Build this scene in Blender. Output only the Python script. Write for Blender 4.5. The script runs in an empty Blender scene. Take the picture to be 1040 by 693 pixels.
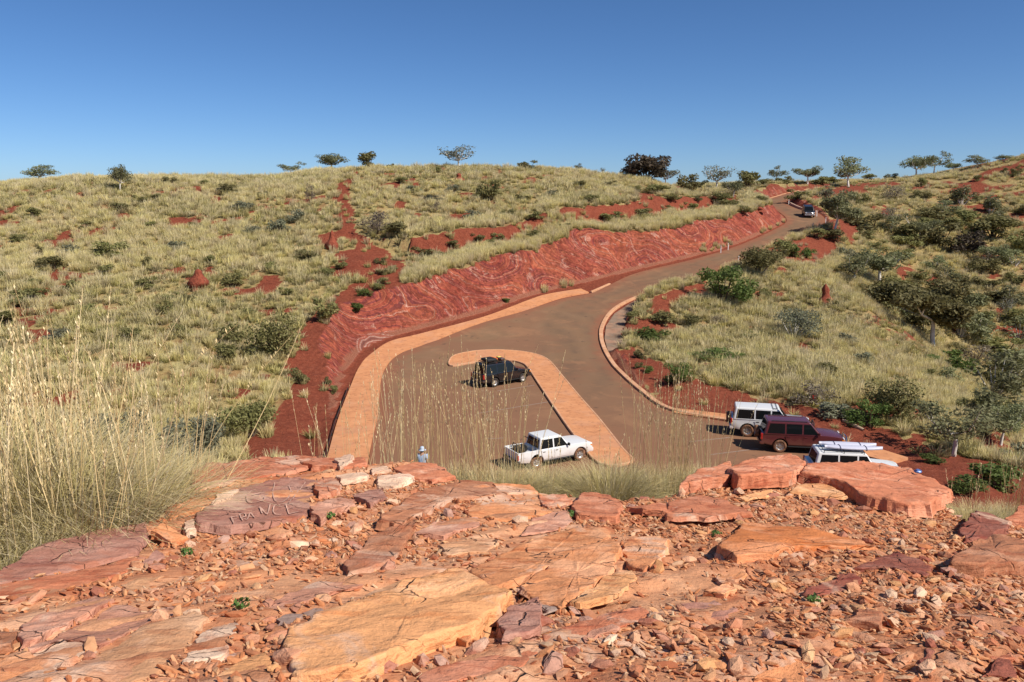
import bpy, bmesh, math, random
import numpy as np
from mathutils import Vector, Matrix, Euler

# ---------------------------------------------------------------- camera, sky, sun, exposure
H = 15.0                       # eye height above the car park (m)
F = 809.0                      # focal length in pixels of a 1040 px wide picture
PITCH = math.atan((346.5 - 200.0) / F)
scene = bpy.context.scene
COL = scene.collection
cam_d = bpy.data.cameras.new('camera')
cam_d.sensor_width = 36.0
cam_d.lens = F / 1040.0 * 36.0
cam_d.clip_start = 0.05
cam_d.clip_end = 20000.0
cam = bpy.data.objects.new('camera', cam_d)
cam.location = (0, 0, H)
cam.rotation_euler = (math.pi / 2 - PITCH, 0, 0)
COL.objects.link(cam)
scene.camera = cam

SUN_EL, SUN_AZ = 45.0, -33.0   # elevation; azimuth from +X towards +Y (sun to the right, a little behind)
sd = Vector((math.cos(math.radians(SUN_EL)) * math.cos(math.radians(SUN_AZ)),
             math.cos(math.radians(SUN_EL)) * math.sin(math.radians(SUN_AZ)),
             math.sin(math.radians(SUN_EL))))
world = bpy.data.worlds.new('World')
scene.world = world
world.use_nodes = True
wn = world.node_tree.nodes
wl = world.node_tree.links
wn.clear()
sky = wn.new('ShaderNodeTexSky')
sky.sky_type = 'NISHITA'
sky.sun_disc = False
sky.sun_elevation = math.radians(SUN_EL)
sky.sun_rotation = math.radians(90.0 - SUN_AZ)
sky.altitude = 0.0
sky.air_density = 0.6
sky.dust_density = 0.4
sky.ozone_density = 7.0
bg = wn.new('ShaderNodeBackground')
bg.inputs['Strength'].default_value = 0.085
wo = wn.new('ShaderNodeOutputWorld')
hs = wn.new('ShaderNodeHueSaturation')
hs.inputs['Saturation'].default_value = 1.08
wl.new(sky.outputs[0], hs.inputs['Color'])
wl.new(hs.outputs[0], bg.inputs['Color'])
wl.new(bg.outputs[0], wo.inputs['Surface'])
sun_d = bpy.data.lights.new('sun', 'SUN')
sun_d.energy = 4.4
sun_d.angle = math.radians(0.5)
sun_d.color = (1.0, 0.93, 0.83)
sun = bpy.data.objects.new('sun', sun_d)
sun.rotation_euler = sd.to_track_quat('Z', 'Y').to_euler()
COL.objects.link(sun)
scene.view_settings.view_transform = 'Standard'
scene.view_settings.look = 'None'
scene.view_settings.gamma = 1.0
scene.view_settings.exposure = 0.42
scene.view_settings.use_curve_mapping = False
scene.render.engine = 'CYCLES'
scene.cycles.max_bounces = 5
scene.cycles.diffuse_bounces = 3
scene.cycles.use_adaptive_sampling = True
scene.cycles.use_denoising = True

rng = np.random.default_rng(7)
random.seed(7)

# ---------------------------------------------------------------- helpers: rays, noise
cp, sp = math.cos(PITCH), math.sin(PITCH)
def ray(u, v):
    xc = (u - 520.0) / F; yc = -(v - 346.5) / F
    d = np.array([xc, yc * sp + cp, yc * cp - sp])
    return d / d[1]
def PY(u, v, Y):
    return np.array([0, 0, H]) + ray(u, v) * Y
def proj(p):
    p = np.asarray(p, float) - np.array([0, 0, H])
    dep = p[..., 1] * cp - p[..., 2] * sp
    up = p[..., 1] * sp + p[..., 2] * cp
    return np.stack([520 + F * p[..., 0] / dep, 346.5 - F * up / dep], -1)

def _h(ix, iy, s):
    n = (ix * 374761393 + iy * 668265263 + s * 974634777) & 0xFFFFFFFF
    n = ((n ^ (n >> 13)) * 1274126177) & 0xFFFFFFFF
    n = n ^ (n >> 16)
    return (n & 0xFFFF) / 65535.0
def vnoise(x, y, s=0):
    x = np.asarray(x, float); y = np.asarray(y, float)
    ix = np.floor(x).astype(np.int64); iy = np.floor(y).astype(np.int64)
    fx = x - ix; fy = y - iy
    fx = fx * fx * (3 - 2 * fx); fy = fy * fy * (3 - 2 * fy)
    a = _h(ix, iy, s); b = _h(ix + 1, iy, s); c = _h(ix, iy + 1, s); d = _h(ix + 1, iy + 1, s)
    return (a + (b - a) * fx) * (1 - fy) + (c + (d - c) * fx) * fy
def fbm(x, y, s=0, o=4):
    r = 0; a = .5; t = 0
    for i in range(o):
        r = r + a * vnoise(x, y, s + i * 17); t += a
        x = np.asarray(x) * 2.03 + 5.1; y = np.asarray(y) * 2.03 + 3.7; a *= .5
    return r / t

def in_poly(x, y, P):
    x = np.asarray(x, float); y = np.asarray(y, float)
    r = np.zeros(x.shape, bool)
    n = len(P)
    for i in range(n):
        x0, y0 = P[i][:2]; x1, y1 = P[(i + 1) % n][:2]
        if y0 == y1: continue
        c = ((y0 > y) != (y1 > y)) & (x < (x1 - x0) * (y - y0) / (y1 - y0) + x0)
        r ^= c
    return r
def poly_dist(x, y, P, closed=True):
    """distance to the polyline and the y of the nearest point"""
    best = np.full(np.shape(x), 1e9); by = np.zeros(np.shape(x))
    n = len(P)
    for i in range(n if closed else n - 1):
        x0, y0 = P[i][:2]; x1, y1 = P[(i + 1) % n][:2]
        dx, dy = x1 - x0, y1 - y0
        L = dx * dx + dy * dy + 1e-12
        t = np.clip(((x - x0) * dx + (y - y0) * dy) / L, 0, 1)
        px = x0 + t * dx; py = y0 + t * dy
        d = np.hypot(x - px, y - py)
        m = d < best
        best = np.where(m, d, best); by = np.where(m, py, by)
    return best, by
def smooth_line(P, n=6, closed=False):
    """Catmull-Rom through the points"""
    P = [np.asarray(p, float) for p in P]
    out = []
    N = len(P)
    for i in range(N if closed else N - 1):
        p0 = P[(i - 1) % N] if (closed or i > 0) else P[i]
        p1 = P[i]; p2 = P[(i + 1) % N]
        p3 = P[(i + 2) % N] if (closed or i + 2 < N) else p2
        for k in range(n):
            t = k / n
            out.append(.5 * ((2 * p1) + (-p0 + p2) * t + (2 * p0 - 5 * p1 + 4 * p2 - p3) * t * t + (-p0 + 3 * p1 - 3 * p2 + p3) * t ** 3))
    if not closed: out.append(P[-1])
    return out

# ---------------------------------------------------------------- helpers: objects, meshes
def tag(o, label=None, cat=None, group=None, kind=None):
    if label: o['label'] = label
    if cat: o['category'] = cat
    if group: o['group'] = group
    if kind: o['kind'] = kind
    return o
def link(o, parent=None):
    COL.objects.link(o)
    if parent is not None: o.parent = parent
    return o
def empty(name, loc=(0, 0, 0), rz=0.0):
    o = bpy.data.objects.new(name, None)
    o.empty_display_size = .2
    o.location = loc; o.rotation_euler = (0, 0, rz)
    return link(o)
def mesh_np(name, V, Fc, mats, smooth=False, mi=None):
    """V (n,3); Fc (m,k) array or a list of such arrays"""
    if not isinstance(Fc, list): Fc = [Fc]
    Fc = [np.asarray(f, np.int32) for f in Fc if len(f)]
    me = bpy.data.meshes.new(name)
    V = np.asarray(V, np.float32)
    me.vertices.add(len(V)); me.vertices.foreach_set('co', V.ravel())
    nl = sum(f.size for f in Fc); nf = sum(len(f) for f in Fc)
    me.loops.add(nl); me.polygons.add(nf)
    me.loops.foreach_set('vertex_index', np.concatenate([f.ravel() for f in Fc]))
    tot = np.concatenate([np.full(len(f), f.shape[1], np.int32) for f in Fc])
    st = np.concatenate([[0], np.cumsum(tot)[:-1]]).astype(np.int32)
    me.polygons.foreach_set('loop_start', st)
    if mi is not None: me.polygons.foreach_set('material_index', np.asarray(mi, np.int32))
    me.polygons.foreach_set('use_smooth', np.full(nf, bool(smooth)))
    for m in (mats if isinstance(mats, (list, tuple)) else [mats]): me.materials.append(m)
    me.update(calc_edges=True); me.validate()
    return me
def attr(me, name, vals, typ='FLOAT'):
    a = me.attributes.new(name, typ, 'POINT')
    a.data.foreach_set('value' if typ != 'FLOAT_VECTOR' else 'vector', np.asarray(vals, np.float32 if typ != 'INT' else np.int32).ravel())
def obj(name, me, parent=None, loc=None, rot=None):
    o = bpy.data.objects.new(name, me)
    if loc is not None: o.location = loc
    if rot is not None: o.rotation_euler = rot
    return link(o, parent)
def bm_mesh(name, bm, mat, smooth=False):
    me = bpy.data.meshes.new(name)
    bmesh.ops.recalc_face_normals(bm, faces=bm.faces)
    bm.to_mesh(me); bm.free()
    me.materials.append(mat)
    if smooth:
        me.polygons.foreach_set('use_smooth', np.ones(len(me.polygons), bool))
    return me
def b_box(bm, c, s, rot=None, bev=0.0):
    r = bmesh.ops.create_cube(bm, size=1.0)
    vs = r['verts']
    M = Matrix.Translation(c) @ (rot.to_4x4() if rot is not None else Matrix.Identity(4)) @ Matrix.Diagonal((s[0], s[1], s[2], 1))
    bmesh.ops.transform(bm, matrix=M, verts=vs)
    if bev > 0:
        es = list({e for v in vs for e in v.link_edges})
        bmesh.ops.bevel(bm, geom=es, offset=bev, segments=2, affect='EDGES', profile=.6)
def tubes_np(paths, sides=6):
    """paths: list of (list of points, list of radii) -> V, F(quads)"""
    VV = []; FF = []; b = 0
    for pts, rad in paths:
        pts = [np.asarray(p, float) for p in pts]
        n = len(pts)
        for i in range(n):
            t = pts[min(i + 1, n - 1)] - pts[max(i - 1, 0)]
            t = t / (np.linalg.norm(t) + 1e-9)
            a = np.array([1, 0, 0]) if abs(t[0]) < .8 else np.array([0, 1, 0])
            u = np.cross(t, a); u /= np.linalg.norm(u); w = np.cross(t, u)
            for k in range(sides):
                an = 2 * math.pi * k / sides
                VV.append(pts[i] + rad[i] * (math.cos(an) * u + math.sin(an) * w))
        for i in range(n - 1):
            for k in range(sides):
                FF.append((b + i * sides + k, b + i * sides + (k + 1) % sides, b + (i + 1) * sides + (k + 1) % sides, b + (i + 1) * sides + k))
        b += n * sides
    return np.array(VV), np.array(FF)
def tube_mesh(name, paths, mat, sides=6):
    V, Q = tubes_np(paths, sides)
    return mesh_np(name, V, Q, mat, smooth=True)

# ---------------------------------------------------------------- helpers: materials
class NT:
    def __init__(self, name):
        self.m = bpy.data.materials.new(name); self.m.use_nodes = True
        self.n = self.m.node_tree.nodes; self.l = self.m.node_tree.links
        self.b = self.n['Principled BSDF']
        self.b.inputs['Specular IOR Level'].default_value = 0.25
    def _in(self, sock, v):
        if isinstance(v, bpy.types.NodeSocket): self.l.new(v, sock)
        elif v is not None: sock.default_value = v
    def set(self, **k):
        names = dict(color='Base Color', rough='Roughness', metal='Metallic', spec='Specular IOR Level', normal='Normal', trans='Transmission Weight', coat='Coat Weight', sub='Subsurface Weight')
        for a, v in k.items():
            if a == 'color' and not isinstance(v, bpy.types.NodeSocket): v = (*v[:3], 1)
            self._in(self.b.inputs[names[a]], v)
        return self
    def geo(self): return self.n.new('ShaderNodeNewGeometry').outputs['Position']
    def coord(self, w='Object'): return self.n.new('ShaderNodeTexCoord').outputs[w]
    def objinfo(self, w): return self.n.new('ShaderNodeObjectInfo').outputs[w]
    def at(self, name, out='Fac', typ='GEOMETRY'):
        a = self.n.new('ShaderNodeAttribute'); a.attribute_name = name; a.attribute_type = typ
        return a.outputs[out]
    def map(self, vec, scale=(1, 1, 1), loc=(0, 0, 0), rot=(0, 0, 0)):
        m = self.n.new('ShaderNodeMapping')
        self._in(m.inputs['Vector'], vec); self._in(m.inputs['Scale'], scale); self._in(m.inputs['Location'], loc); self._in(m.inputs['Rotation'], rot)
        return m.outputs[0]
    def noise(self, vec, scale=1.0, detail=4.0, rough=.55, dist=0.0, out='Fac'):
        t = self.n.new('ShaderNodeTexNoise')
        self._in(t.inputs['Vector'], vec); self._in(t.inputs['Scale'], scale); self._in(t.inputs['Detail'], detail)
        self._in(t.inputs['Roughness'], rough); self._in(t.inputs['Distortion'], dist)
        return t.outputs[out]
    def vor(self, vec, scale=1.0, feat='F1', out='Distance', rand=1.0):
        t = self.n.new('ShaderNodeTexVoronoi'); t.feature = feat
        self._in(t.inputs['Vector'], vec); self._in(t.inputs['Scale'], scale); self._in(t.inputs['Randomness'], rand)
        return t.outputs[out]
    def math(self, op, a, b=None, c=None, clamp=False):
        m = self.n.new('ShaderNodeMath'); m.operation = op; m.use_clamp = clamp
        self._in(m.inputs[0], a)
        if b is not None: self._in(m.inputs[1], b)
        if c is not None: self._in(m.inputs[2], c)
        return m.outputs[0]
    def vmath(self, op, a, b=None):
        m = self.n.new('ShaderNodeVectorMath'); m.operation = op
        self._in(m.inputs[0], a)
        if b is not None: self._in(m.inputs[1], b)
        return m.outputs[0]
    def sep(self, v):
        s = self.n.new('ShaderNodeSeparateXYZ'); self._in(s.inputs[0], v); return s.outputs
    def comb(self, x, y, z):
        s = self.n.new('ShaderNodeCombineXYZ')
        for i, q in enumerate((x, y, z)): self._in(s.inputs[i], q)
        return s.outputs[0]
    def step(self, v, lo, hi):
        m = self.n.new('ShaderNodeMapRange'); m.interpolation_type = 'SMOOTHSTEP'
        self._in(m.inputs[0], v); self._in(m.inputs[1], lo); self._in(m.inputs[2], hi)
        return m.outputs[0]
    def ramp(self, v, stops, interp='LINEAR'):
        r = self.n.new('ShaderNodeValToRGB'); r.color_ramp.interpolation = interp
        e = r.color_ramp.elements
        while len(e) < len(stops): e.new(.5)
        for k, (p, c) in enumerate(stops):
            e[k].position = p; e[k].color = (*c[:3], 1)
        self._in(r.inputs[0], v)
        return r.outputs[0]
    def mix(self, f, a, b, mode='MIX'):
        m = self.n.new('ShaderNodeMix'); m.data_type = 'RGBA'; m.blend_type = mode; m.clamp_factor = True
        self._in(m.inputs[0], f)
        for s, v in ((m.inputs[6], a), (m.inputs[7], b)):
            if not isinstance(v, bpy.types.NodeSocket): v = (*v[:3], 1)
            self._in(s, v)
        return m.outputs[2]
    def hsv(self, c, h=.5, s=1.0, v=1.0):
        m = self.n.new('ShaderNodeHueSaturation')
        self._in(m.inputs['Color'], c); self._in(m.inputs['Hue'], h); self._in(m.inputs['Saturation'], s); self._in(m.inputs['Value'], v)
        return m.outputs[0]
    def bump(self, h, strength=.5, dist=.1, normal=None):
        b = self.n.new('ShaderNodeBump')
        b.inputs['Strength'].default_value = strength; b.inputs['Distance'].default_value = dist
        self._in(b.inputs['Height'], h)
        if normal is not None: self.l.new(normal, b.inputs['Normal'])
        return b.outputs[0]
def plain(name, c, rough=.6, metal=0.0, spec=.3, coat=0.0, var=0.0):
    t = NT(name)
    t.set(color=c, rough=rough, metal=metal, spec=spec, coat=coat)
    if var:
        n = t.noise(t.coord(), 3.0, 5.0)
        t.set(color=t.hsv((*c, 1), .5, 1.0, t.math('ADD', t.math('MULTIPLY', n, var * 2), 1 - var)))
    return t.m

# ---------------------------------------------------------------- terrain shape
ZY = [-50, 70, 80, 90, 100, 155, 185, 215, 245, 300, 600]
ZZ = [0, 0, 0.6, 1.9, 3.4, 11.4, 15.0, 17.6, 19.6, 21.5, 22.5]
def zr(Y): return np.interp(Y, ZY, ZZ)           # level of the road and the car park
_Ys = np.linspace(8, 320, 8000)
def onroad(u, v):
    d = ray(u, v)
    f = H + d[2] * _Ys - zr(_Ys)
    i = int(np.argmax(f < 0)) if (f < 0).any() else len(_Ys) - 1
    Y = _Ys[i]
    p = np.array([0, 0, H]) + d * Y
    p[2] = zr(Y)
    return p
def road_xy(px, n=0, closed=False):
    P = [onroad(*p)[:2] for p in px]
    return smooth_line(P, n, closed) if n else P

LEFT_TOE = [(325, 470), (334, 440), (343, 405), (351, 378), (364, 359), (385, 346), (420, 336), (488, 318), (540, 300), (600, 285.5), (650, 273),
            (706, 260), (749, 247.5), (783, 233), (797, 224), (789, 215), (775, 208), (772, 204), (786, 199.5), (807, 194), (850, 187.5), (872, 184.8)]
RIGHT_EDGE = [(884, 185.5), (856, 190), (839, 194.5), (825, 198), (804, 203.5), (802, 207), (814, 212), (831, 215.5), (841, 224), (832, 231), (815, 237.5), (802, 243.5),
              (755, 265), (716, 283), (694, 291), (668, 297), (641, 308), (624, 319), (616, 331), (614, 343), (619, 358), (632, 376), (656, 397), (683, 414), (740, 424)]
PAV = road_xy(LEFT_TOE, 5) + road_xy(RIGHT_EDGE, 5) + [np.array(p) for p in [(18.2, 49.5), (22.5, 44.5), (25, 40.5), (23, 36.5), (10, 37), (-11.5, 38)]]

_ctl = []
for u, v, Y in [
    # left hill
    (-160, 202, 145), (0, 190, 135), (60, 185, 131), (110, 183, 130), (200, 189, 135), (270, 187, 138), (330, 178, 139), (400, 175, 140), (470, 175, 142),
    (550, 176, 146), (620, 180, 149), (655, 184, 151), (690, 195, 155), (0, 250, 98), (100, 250, 99), (200, 250, 100), (290, 240, 104), (-150, 260, 95),
    (0, 330, 70), (120, 330, 71), (220, 330, 73), (290, 315, 78), (-150, 350, 66), (0, 410, 52), (150, 400, 54), (250, 400, 57), (300, 370, 64), (320, 335, 73),
    (345, 290, 86), (365, 268, 93), (330, 225, 109), (420, 220, 113), (500, 213, 117), (580, 203, 125), (640, 197, 136), (700, 202, 147),
    (430, 256, 98.5), (480, 252, 101), (540, 243, 106.5), (600, 240, 107.5), (600, 229, 112.5), (650, 237, 116.5), (650, 223, 122.5), (700, 223, 126.5), (700, 214, 133), (745, 208, 143), (765, 204, 151),
    # beyond the bend, left of the road
    (725, 193, 182), (760, 188, 196), (790, 186.5, 205), (820, 185, 228), (850, 182.5, 245),
    # right of the road
    (650, 335, 82), (660, 320, 87), (700, 345, 81), (700, 305, 93), (760, 320, 91), (760, 280, 107), (820, 312, 95), (850, 302, 98), (840, 265, 122), (830, 250, 131), (870, 245, 137),
    (720, 385, 65), (800, 380, 67), (860, 405, 61), (905, 440, 53.5), (950, 470, 46), (1000, 500, 40.5), (930, 395, 66), (970, 420, 59), (900, 340, 86), (880, 318, 93),
    (940, 345, 106), (1000, 395, 91), (1040, 420, 85), (895, 296, 116), (870, 278, 124), (950, 300, 126), (1000, 330, 118), (1050, 370, 108), (930, 260, 146), (1000, 260, 147), (1050, 300, 128),
    (1050, 220, 167), (960, 220, 166), (880, 225, 158), (1040, 164, 200), (1000, 170, 203), (960, 177, 207), (920, 182, 214), (890, 185, 232), (1120, 150, 195), (1120, 230, 160), (1150, 330, 118), (1150, 450, 78),
]:
    _ctl.append(PY(u, v, Y))
for p in [(-150, 230, 12), (-80, 230, 11), (-20, 235, 13), (30, 240, 15), (160, 300, 20), (60, 330, 19), (110, 290, 17),
          (-260, 150, 12), (-200, 60, 8), (240, 150, 20), (200, 40, 0),
          (0, 400, 12), (-300, 400, 12), (300, 400, 15), (0, 700, 10), (-600, 700, 10), (600, 700, 10), (-700, 0, 8), (700, 0, 8),
          (-8, 9, 11.1), (-1.5, 9, 11.45), (0.5, 8.6, 11.6), (2, 8.7, 11.55), (4.6, 7.4, 11.8), (8, 10, 10.7), (-3.4, 5.0, 12.7), (-3.2, 6.3, 12.25), (-5, 5, 12.6), (-6, 7.5, 11.7), (-11, 20, 6.4), (0, 20, 6.6), (11, 20, 6.4), (22, 20, 5.8), (-12, 32, 1.8), (-3.7, 33, 2.5), (6, 33, 1.6), (14, 32, .9), (24, 34, .4),
          (-22, 24, 4), (-30, 38, .9), (-19, 44, .3), (-16, 9, 11), (-12, 5, 12), (-7, 5, 12.2), (0, 5, 11.9), (7, 5, 11.9), (14, 7, 11), (0, 0, 12.6), (-10, -5, 12.8), (10, -5, 12.6), (0, -20, 13), (0, -80, 12), (-80, -60, 10), (80, -60, 10),
          (36, 28, -3), (40, 45, -5), (50, 60, -7), (34, 40, -1.2)]:
    _ctl.append(np.array(p, float))
_ctl = np.array(_ctl)
_S = 100.0
def _phi(r2):
    return np.where(r2 > 1e-12, .5 * r2 * np.log(np.maximum(r2, 1e-12)), 0)
_cx = _ctl[:, :2] / _S
_n = len(_cx)
_K = _phi(((_cx[:, None] - _cx[None]) ** 2).sum(-1)) + np.eye(_n) * 2e-5
_Pm = np.c_[np.ones(_n), _cx]
_A = np.block([[_K, _Pm], [_Pm.T, np.zeros((3, 3))]])
_w = np.linalg.solve(_A, np.r_[_ctl[:, 2], 0, 0, 0])
def natural(x, y):
    x = np.asarray(x, float); y = np.asarray(y, float)
    sh = x.shape; q = np.c_[x.ravel(), y.ravel()] / _S
    out = np.zeros(len(q))
    for i in range(0, len(q), 40000):
        b = q[i:i + 40000]
        out[i:i + 40000] = _phi(((b[:, None] - _cx[None]) ** 2).sum(-1)) @ _w[:_n] + _w[_n] + b @ _w[_n + 1:]
    far = np.clip((np.hypot(q[:, 0], q[:, 1]) * _S - 350) / 350, 0, 1)
    out = out * (1 - far) + 10 * far
    return out.reshape(sh)

def axis(lo, hi, step, far, g=1.13):
    a = list(np.arange(lo, hi, step)); s = step
    x = a[-1]
    while x < far: s *= g; x += s; a.append(x)
    s = step; x = a[0]; pre = []
    while x > -far: s *= g; x -= s; pre.append(x)
    return np.array(pre[::-1] + a)
GX = axis(-72, 76, .45, 4000); GY = axis(9, 166, .45, 4000)
XX, YY = np.meshgrid(GX, GY)
# concrete apron inside the bend
AP = [(617.5, 357.5), (614, 344), (615.5, 331.5), (624, 319), (641, 307.8), (668, 296.8), (692, 290.8), (690, 293), (672, 301), (652, 312), (639, 325), (633, 340), (634.5, 357.5)]
APW = road_xy(AP)
TERR = [PY(*p)[:2] for p in [(425, 250, 100.5), (470, 245, 103.5), (520, 238, 107), (580, 223, 115), (640, 214, 125.5), (700, 208, 138), (735, 205.5, 147)]]
TERR_UP = TERR + [np.array(p) for p in [(20, 200), (-40, 200), (-40, 110)]]
def terrain_fields(x, y):
    n0 = natural(x, y)
    rough = (fbm(x * .16, y * .16, 3, 4) - .5) * 1.1 + (fbm(x * .9, y * .9, 9, 3) - .5) * .35
    n0 = n0 + rough * np.clip((y - 11) / 8, 0, 1)
    # the drain terrace: a low step cut across the hill above the road
    td, _ = poly_dist(x, y, TERR, False)
    sgn = np.where(in_poly(x, y, TERR_UP), 1.0, -1.0)
    tt_ = np.clip((td * sgn + 1.3) / 2.6, 0, 1)
    n0 = n0 + 1.7 * (tt_ * tt_ * (3 - 2 * tt_) - .5) * np.exp(-(td / 5.5) ** 2)
    d, ny = poly_dist(x, y, PAV)
    ins = in_poly(x, y, PAV) | in_poly(x, y, APW)
    d = np.where(ins, np.minimum(d, .3), d)
    ze = zr(ny)
    relief = (fbm(x * .33, y * .33, 21, 4) - .5)
    fine = (fbm(x * 1.3, y * 1.3, 31, 3) - .5)
    dd = np.maximum(d - .25, 0)
    cut = ze + dd * (1.18 + relief * .5) + np.minimum(dd, 1) * (relief * .9 + fine * .75)
    fill = ze - .02 - dd * .62 + np.minimum(dd, 1) * fine * .25
    z = np.clip(n0, fill, cut)
    z = np.where(ins, zr(y) - .07, z)
    iscut = (~ins) & (n0 > cut - .02) & (d < 14)
    # how far the natural ground stands above the cutting line: soft mask
    cutm = np.where(ins, 0, np.clip((n0 - cut + .35) / .5, 0, 1)) * (d < 16)
    return z, cutm, ins, d, ze
ZG, CUT, INS, DPAV, ZE = terrain_fields(XX, YY)
# rill for the red drain terrace comes later through the bare mask
def hz(x, y):
    x = np.asarray(x, float); y = np.asarray(y, float)
    i = np.clip(np.searchsorted(GX, x) - 1, 0, len(GX) - 2); j = np.clip(np.searchsorted(GY, y) - 1, 0, len(GY) - 2)
    fx = (x - GX[i]) / (GX[i + 1] - GX[i]); fy = (y - GY[j]) / (GY[j + 1] - GY[j])
    return (ZG[j, i] * (1 - fx) + ZG[j, i + 1] * fx) * (1 - fy) + (ZG[j + 1, i] * (1 - fx) + ZG[j + 1, i + 1] * fx) * fy
def gfield(A, x, y):
    i = np.clip(np.searchsorted(GX, x) - 1, 0, len(GX) - 2); j = np.clip(np.searchsorted(GY, y) - 1, 0, len(GY) - 2)
    return A[j, i]
_Yr = np.linspace(14, 330, 3200)
def ground(u, v):
    """where the line of sight through a picture point meets the hills (skyline point if it passes above them)"""
    d = ray(u, v)
    f = H + d[2] * _Yr - hz(d[0] * _Yr, _Yr)
    m = f < 0
    if m.any() and (~m[:1]).any():
        i = int(np.argmax(m))
        t = f[i - 1] / (f[i - 1] - f[i]) if i else 0
        Y = _Yr[i - 1] + t * (_Yr[i] - _Yr[i - 1]) if i else _Yr[0]
    else:
        sl = (hz(d[0] * _Yr, _Yr) - H) / _Yr
        Y = _Yr[int(np.argmax(np.where(_Yr > 60, sl, -9)))] + 1.0
    return np.array([d[0] * Y, Y, float(hz(d[0] * Y, Y))])
def ground_poly(px): return [ground(*p)[:2] for p in px]

# bare red earth, outlined from what can be seen on the hillsides
BARE = [
    [(350, 182), (357, 182), (354, 200), (358, 216), (362, 235), (375, 245), (398, 258), (400, 266), (375, 266), (362, 250), (346, 240), (342, 222), (346, 205), (337, 190)],   # track up the hill
    [(405, 268), (430, 246), (470, 240), (520, 232), (580, 218), (640, 207), (700, 203), (735, 200), (760, 203), (735, 212), (700, 213), (640, 222), (590, 228), (520, 246), (470, 253), (430, 262)],  # drain terrace
    [(338, 256), (375, 254), (416, 270), (416, 285), (385, 300), (365, 335), (352, 372), (345, 400), (335, 440), (320, 478), (225, 478), (240, 462), (275, 428), (288, 400), (293, 375), (300, 345), (318, 318), (342, 299), (362, 286), (345, 268)],
    [(628, 358), (642, 350), (660, 364), (682, 376), (706, 384), (745, 396), (792, 409), (832, 415), (880, 430), (930, 448), (990, 476), (1020, 505), (990, 512), (880, 490), (740, 440), (690, 425)],
    [(655, 312), (668, 300), (690, 292), (712, 285), (718, 292), (700, 302), (680, 312), (664, 322)],
    [(745, 268), (760, 262), (800, 245), (835, 233), (858, 236), (850, 252), (826, 272), (800, 268), (775, 262)],
    [(838, 226), (855, 222), (873, 232), (868, 244), (846, 240)],
    [(860, 188), (905, 184), (915, 188), (880, 196), (845, 202), (820, 204), (830, 198)],
    [(640, 174), (690, 186), (700, 196), (672, 188), (640, 182), (600, 174)],
    [(1000, 172), (1022, 170), (1020, 182), (1000, 180)], [(945, 185), (990, 186), (1010, 196), (985, 200)], [(1010, 200), (1040, 190), (1040, 206)], [(1030, 218), (1045, 214), (1045, 226)],
]
BAREW = [ground_poly(p) for p in BARE] + [[(25, 54.5), (28.5, 49), (31, 43), (34, 36), (34, 12), (6, 12), (6, 30), (22, 36), (25, 41)]]
def bare_mask(x, y):
    m = np.zeros(np.shape(x))
    wx = x + (fbm(x * .7, y * .7, 51, 3) - .5) * 1.3; wy = y + (fbm(x * .7, y * .7, 57, 3) - .5) * 1.3
    for P in BAREW:
        m = np.maximum(m, in_poly(wx, wy, P).astype(float))
    td, _ = poly_dist(wx, wy, TERR, False)
    return np.maximum(m, (td < 1.15 + .9 * np.exp(-((x - 4) / 6) ** 2)).astype(float))
BM = bare_mask(XX, YY)
_pn = fbm(XX * .3, YY * .3, 77, 4)
PATCH = np.clip((_pn - .63) / .04, 0, 1)
PATCH = PATCH * (1 - np.clip((DPAV < 2) & (YY < 60), 0, 1))
# rocky red slope of the right-hand hill has more open ground
_rh = np.clip((XX - 85) / 12, 0, 1) * np.clip((YY - 150) / 12, 0, 1)
PATCH = np.maximum(PATCH, np.clip((fbm(XX * .4, YY * .4, 83, 4) - .57) / .05, 0, 1) * _rh)
BAREALL = np.clip(np.maximum(np.maximum(BM, PATCH), np.maximum(CUT, INS)), 0, 1)

# folded beds in the cutting
arc0 = ground(404, 352)
_ad = np.sqrt((XX - arc0[0]) ** 2 + (YY - arc0[1]) ** 2 + (1.5 * (ZG - arc0[2])) ** 2)
along = XX * .8 + YY * .55
FOCI = [((497, 262), 1.0, 0.0), ((432, 318), 1.1, 2.4), ((560, 292), 1.2, 1.1), ((612, 246), 1.0, 3.2), ((655, 266), 1.2, .6), ((700, 232), 1.0, 1.9), ((742, 244), 1.2, 2.8), ((362, 300), .9, .4), ((790, 190), 1.0, 2.0)]
_fs = []
for (fu, fv), k_, off in FOCI:
    f0 = ground(fu, fv)
    _fs.append(np.sqrt((.8 * (XX - f0[0])) ** 2 + (.8 * (YY - f0[1])) ** 2 + (1.5 * (ZG - f0[2])) ** 2) * k_ + off)
_fs = np.array(_fs)
STR = -np.log(np.exp(-_fs * 1.1).sum(0) + 1e-30) / 1.1 + (fbm(XX * .25, YY * .25, 91, 3) - .5) * 1.6
STR = np.clip(STR, -50, 400)
WHITE = np.clip((4.9 - _ad) / 1.6, 0, 1) * np.clip((_ad - 1.5) / .8, 0, 1)

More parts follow.
